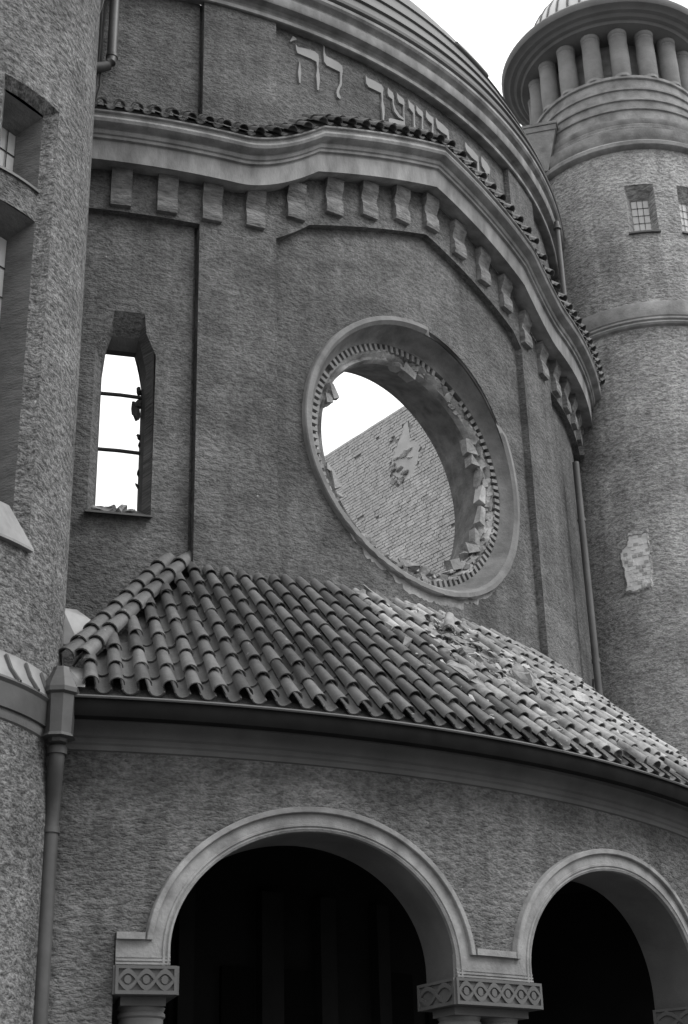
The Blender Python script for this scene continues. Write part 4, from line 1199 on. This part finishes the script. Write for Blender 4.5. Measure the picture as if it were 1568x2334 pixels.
# sheet under the verge and the lead at its foot
g = G()
g.grid([[cz(12.3, 2.62, -.02), cz(12.6, 2.555, -.01), cz(15.2, 2.33, -.01), cz(19.6, 2.085, -.01)], [cz(11.9, 2.62, -.10), cz(12.0, 2.5, -.09), cz(14.2, 2.25, -.09), cz(18.6, 2.085, -.06)]])
g.mk('verge_board', M['mortar'], porch)
g = G()
g.add([P(FC, 11.9, 2.40, 1.22), P(FC, 12.95, 2.40, 1.22), P(FC, 13.55, 2.36, 1.30), P(FC, 13.35, 2.30, 1.315), P(FC, 12.75, 2.33, 1.335), P(FC, 11.9, 2.40, 1.31)], [(0, 1, 2, 3, 4, 5)])
g.mk('broken_flashing', M['stone_chip'] if False else M['copper'], porch)
g = G()
g.add([P(FC, 11.6, 2.66, 1.03), P(FC, 13.1, 2.66, 1.03), P(FC, 13.2, 2.56, 1.105), P(FC, 12.2, 2.54, 1.12), P(FC, 11.3, 2.58, 1.06)], [(0, 1, 2, 3, 4)])
g.mk('lead_sheet', M['copper'], porch)

# ================================================================ LOOSE THINGS LYING ON THE ROOF
def on_roof(a, r, lift):
    return slope_matrix(FC, a, r, cone_z(r), RSL, lift)
LO = [(36.9, 2.150, .5, .15, .09, 'pale broken tile at the very top of the roof, under the round window', 1.0, 1),
      (40.0, 2.235, -.5, .3, .13, 'tilted loose tile left of the hole in the porch roof', .7, 1),
      (42.9, 2.300, 1.25, .2, .15, 'thin tile splinter lying crosswise over the roof hole', .8, 0),
      (43.8, 2.350, 2.0, -.5, .12, 'upended tile shard right of the roof hole', .6, 1),
      (36.9, 2.440, .25, .0, .13, 'large flat pale slab slid onto the middle of the tiles', 1.0, 2),
      (42.6, 2.420, .6, .1, .16, 'rounded pale masonry lump below the roof hole', 1.0, 3),
      (47.6, 2.430, .1, .0, .16, 'bright chip lying on the far right tiles', .6, 3),
      (39.4, 2.660, 1.3, .2, .08, 'broken tile wedged on the edge of the gutter', .7, 1),
      (49.9, 2.665, 1.35, .1, .12, 'single round tile lying in the far right end of the gutter', 1.0, 0),
      (46.0, 2.655, .8, .1, .10, 'tile tipped over the gutter near its right end', .8, 1)]
for i, (a_, r_, yaw, pit, lift, lb, ss, ty) in enumerate(LO):
    mw = on_roof(a_, r_, lift) @ Matrix.Rotation(yaw, 4, 'Z') @ Matrix.Rotation(pit, 4, 'X')
    if ty in (0, 1):
        o = bpy.data.objects.new('broken_tile', cover_du if ty == 0 or i % 2 else pan_du); o.matrix_basis = mw @ Matrix.Diagonal((1, ss, 1, 1)); cat = 'roof tile'
    elif ty == 2:
        me_ = rock('fallen_slab', 1, 91, M['rubble'], flat=(.17, .34, .035))
        o = bpy.data.objects.new('fallen_slab', me_); o.matrix_basis = mw; cat = 'slab'
    else:
        o = bpy.data.objects.new('masonry_lump', rock('masonry_lump', .15 if 'rounded' in lb else .10, 700 + i, M['stone_chip'] if 'bright' in lb else M['plaster'], sub=2, flat=(1, 1.3, .6))); o.matrix_basis = mw; cat = 'rubble'
    col.objects.link(o)
    tag(o, lb, cat, 'debris on the porch roof')
items = []
chips = [(chunk if i % 2 else rock)('rubble_chip', 1, 800 + i, (M['plaster'], M['rubble'], M['stone_chip'], M['tile_dusty'])[i % 4], flat=(1, 1.4, .5)) for i in range(8)]
for i in range(560):
    if i < 400:
        a_ = trn.gauss(42.2, 2.6); r_ = min(2.62, max(2.13, trn.gauss(2.29, .085)))
    else:
        a_ = trn.uniform(34, 56); r_ = trn.uniform(2.14, 2.63)
    s_ = .018 + .062 * trn.random() ** 2.4
    items.append((chips[i % 8], on_roof(a_, r_, .05 + .04 * trn.random()) @ Matrix.Rotation(trn.uniform(0, 6), 4, 'Z') @ Matrix.Rotation(trn.uniform(-.5, .5), 4, 'X') @ Matrix.Scale(s_, 4)))
tag(joined('rubble', items, None), 'scatter of small pale plaster crumbs over the right half of the porch roof', 'rubble', kind='stuff')

# ================================================================ DRAINPIPES
dp = thing('drainpipe', P(FC, 11.95, 2.62, GZ), 'dark drainpipe with a box-shaped rainwater head in the corner left of the porch arches', 'drainpipe')
g = G()
g.tube([P(FC, 12.0, 2.640, .905), P(FC, 12.0, 2.640, .875), P(FC, 11.98, 2.630, .845), P(FC, 11.95, 2.610, .81), P(FC, 11.93, 2.597, .775), P(FC, 11.92, 2.594, .74), P(FC, 11.92, 2.594, GZ)], .078, 16)
g.mk('pipe', M['metal'], dp, smooth=True)
for z in (.735, .10, -.2):
    g = G(); g.tube([P(FC, 11.92, 2.594, z + .006), P(FC, 11.92, 2.594, z - .006)], .093, 16); g.mk('collar', M['metal'], dp, smooth=True, sharp=40)
def hexbox(g, c, a, r, spec, n=6):
    b = P(c, a, r, 0)
    rows = [[Vector((b.x + q * S * math.cos(2 * math.pi * (k_ + .5) / n), b.y + q * S * math.sin(2 * math.pi * (k_ + .5) / n), z * S + EYE)) for k_ in range(n)] for q, z in spec]
    g.grid(rows, closed=True); g.add(list(rows[0]), [tuple(range(n))]); g.add(list(rows[-1]), [tuple(range(n))])
g = G(); hexbox(g, FC, 12.0, 2.66, [(.020, .905), (.022, .912), (.038, .914), (.032, .922), (.034, 1.005), (.041, 1.010), (.041, 1.020), (.032, 1.040), (.020, 1.062), (.018, 1.070)], 8)
g.mk('rainwater_head', M['metal'], dp)
g = G(); g.tube([P(FC, 12.0, 2.640, .900), P(FC, 12.0, 2.640, .885)], .10, 14); g.mk('collar', M['metal'], dp, smooth=True, sharp=40)

d2 = thing('drainpipe', P(FC, 13.25, 2.15, 3.1), 'upper drainpipe bending into the left turret above the little tiled cornice', 'drainpipe')
g = G(); g.tube([P(FC, 13.3, 2.135, 3.62), P(FC, 13.3, 2.135, 3.235), P(FC, 13.22, 2.137, 3.212), P(FC, 13.0, 2.139, 3.197), P(FC, 12.6, 2.141, 3.187), P(FC, 11.0, 2.150, 3.165)], .074, 14)
g.mk('pipe', M['metal'], d2, smooth=True)
g = G(); g.tube([P(FC, 13.3, 2.135, 3.242), P(FC, 13.3, 2.135, 3.232)], .086, 14); g.mk('collar', M['metal'], d2, smooth=True, sharp=40)
for i, (a_, rr__) in enumerate(((12.55, .016), (12.25, .02))):
    cb = G(); cb.tube([P(FC, a_ + .1, 2.135, 3.62), P(FC, a_, 2.133, 3.45), P(FC, a_ + (.05 if i else -.12), 2.133, 3.3), P(FC, a_ - .1, 2.132, 3.12), P(FC, a_ - .5, 2.13, 3.03)], rr__, 6)
    o = cb.mk('cable', M['iron'], None, smooth=True)
    tag(o, ('thin black cable', 'thicker black cable')[i] + ' hanging down beside the upper left drainpipe' + (' nearer the turret' if i else ' next to the pipe'), 'cable')

d3 = thing('drainpipe', P(FC, 68.3, 2.17, 1.5), 'long dark drainpipe down the joint between the curved front and the right turret', 'drainpipe')
g = G(); g.tube([P(FC, 68.6, 2.185, 3.50), P(FC, 68.6, 2.185, 2.95)], .05, 12)
g.mk('pipe', M['metal'], d3, smooth=True)
g = G(); g.tube([P(FC, 68.4, 2.165, 2.44), P(FC, 68.4, 2.165, 1.42)], .058, 12)
g.mk('pipe', M['metal'], d3, smooth=True)
for z in (3.47, 2.21, 1.68):
    g = G(); g.tube([P(FC, 68.5, 2.165 + (.02 if z > 3 else 0), z + .006), P(FC, 68.5, 2.165 + (.02 if z > 3 else 0), z - .006)], .072, 12); g.mk('collar', M['metal'], d3, smooth=True, sharp=40)

# big tapering rainwater box against the right turret
rb = thing('rainwater_box', P(TR, -52, .50, 4.0), 'pale tapering sheet-metal rainwater box against the right turret', 'rainwater head')
ca = -53
def RB_(u, d, z):
    t = Vector((math.cos(rad(-14)), math.sin(rad(-14)), 0)); n = Vector((math.sin(rad(-14)), -math.cos(rad(-14)), 0))
    b = W(.908, 5.262, z); return b + (t * u + n * d) * S
def taper(g, l0, l1):
    rows = []
    for (z, hw, d0, d1) in (l0, l1):
        rows.append([RB_(-hw, d0, z), RB_(hw, d0, z), RB_(hw, d1, z), RB_(-hw, d1, z)])
    g.grid(rows, closed=True); g.add(list(rows[0]), [(0, 1, 2, 3)]); g.add(list(rows[1]), [(0, 1, 2, 3)])
g = G(); taper(g, (4.085, .022, -.09, -.01), (4.292, .071, -.20, .0)); g.mk('box', M['trim'], rb)
g = G(); taper(g, (4.293, .074, -.20, .004), (4.318, .076, -.20, .006)); g.mk('rim', M['trim'], rb)
g = G(); taper(g, (4.320, .080, -.20, .010), (4.332, .082, -.20, .012)); g.mk('lid', M['trim'], rb)
g = G(); g.tube([RB_(0.0, -.04, 4.09), RB_(.004, -.04, 3.95), RB_(.01, -.04, 3.7)], .040, 10); g.mk('spout', M['metal'], rb, smooth=True)

# thin iron stay by the right pipe
g = G(); g.tube([P(FC, 66.6, 2.165, 1.595), P(FC, 67.6, 2.150, 1.545)], .016, 6)
tag(g.mk('iron_stay', M['iron'], None), 'short slanting iron stay low on the wall just left of the long right drainpipe', 'bracket')
print('objects', len(bpy.data.objects), 'tris', sum(len(m_.polygons) for m_ in bpy.data.meshes))
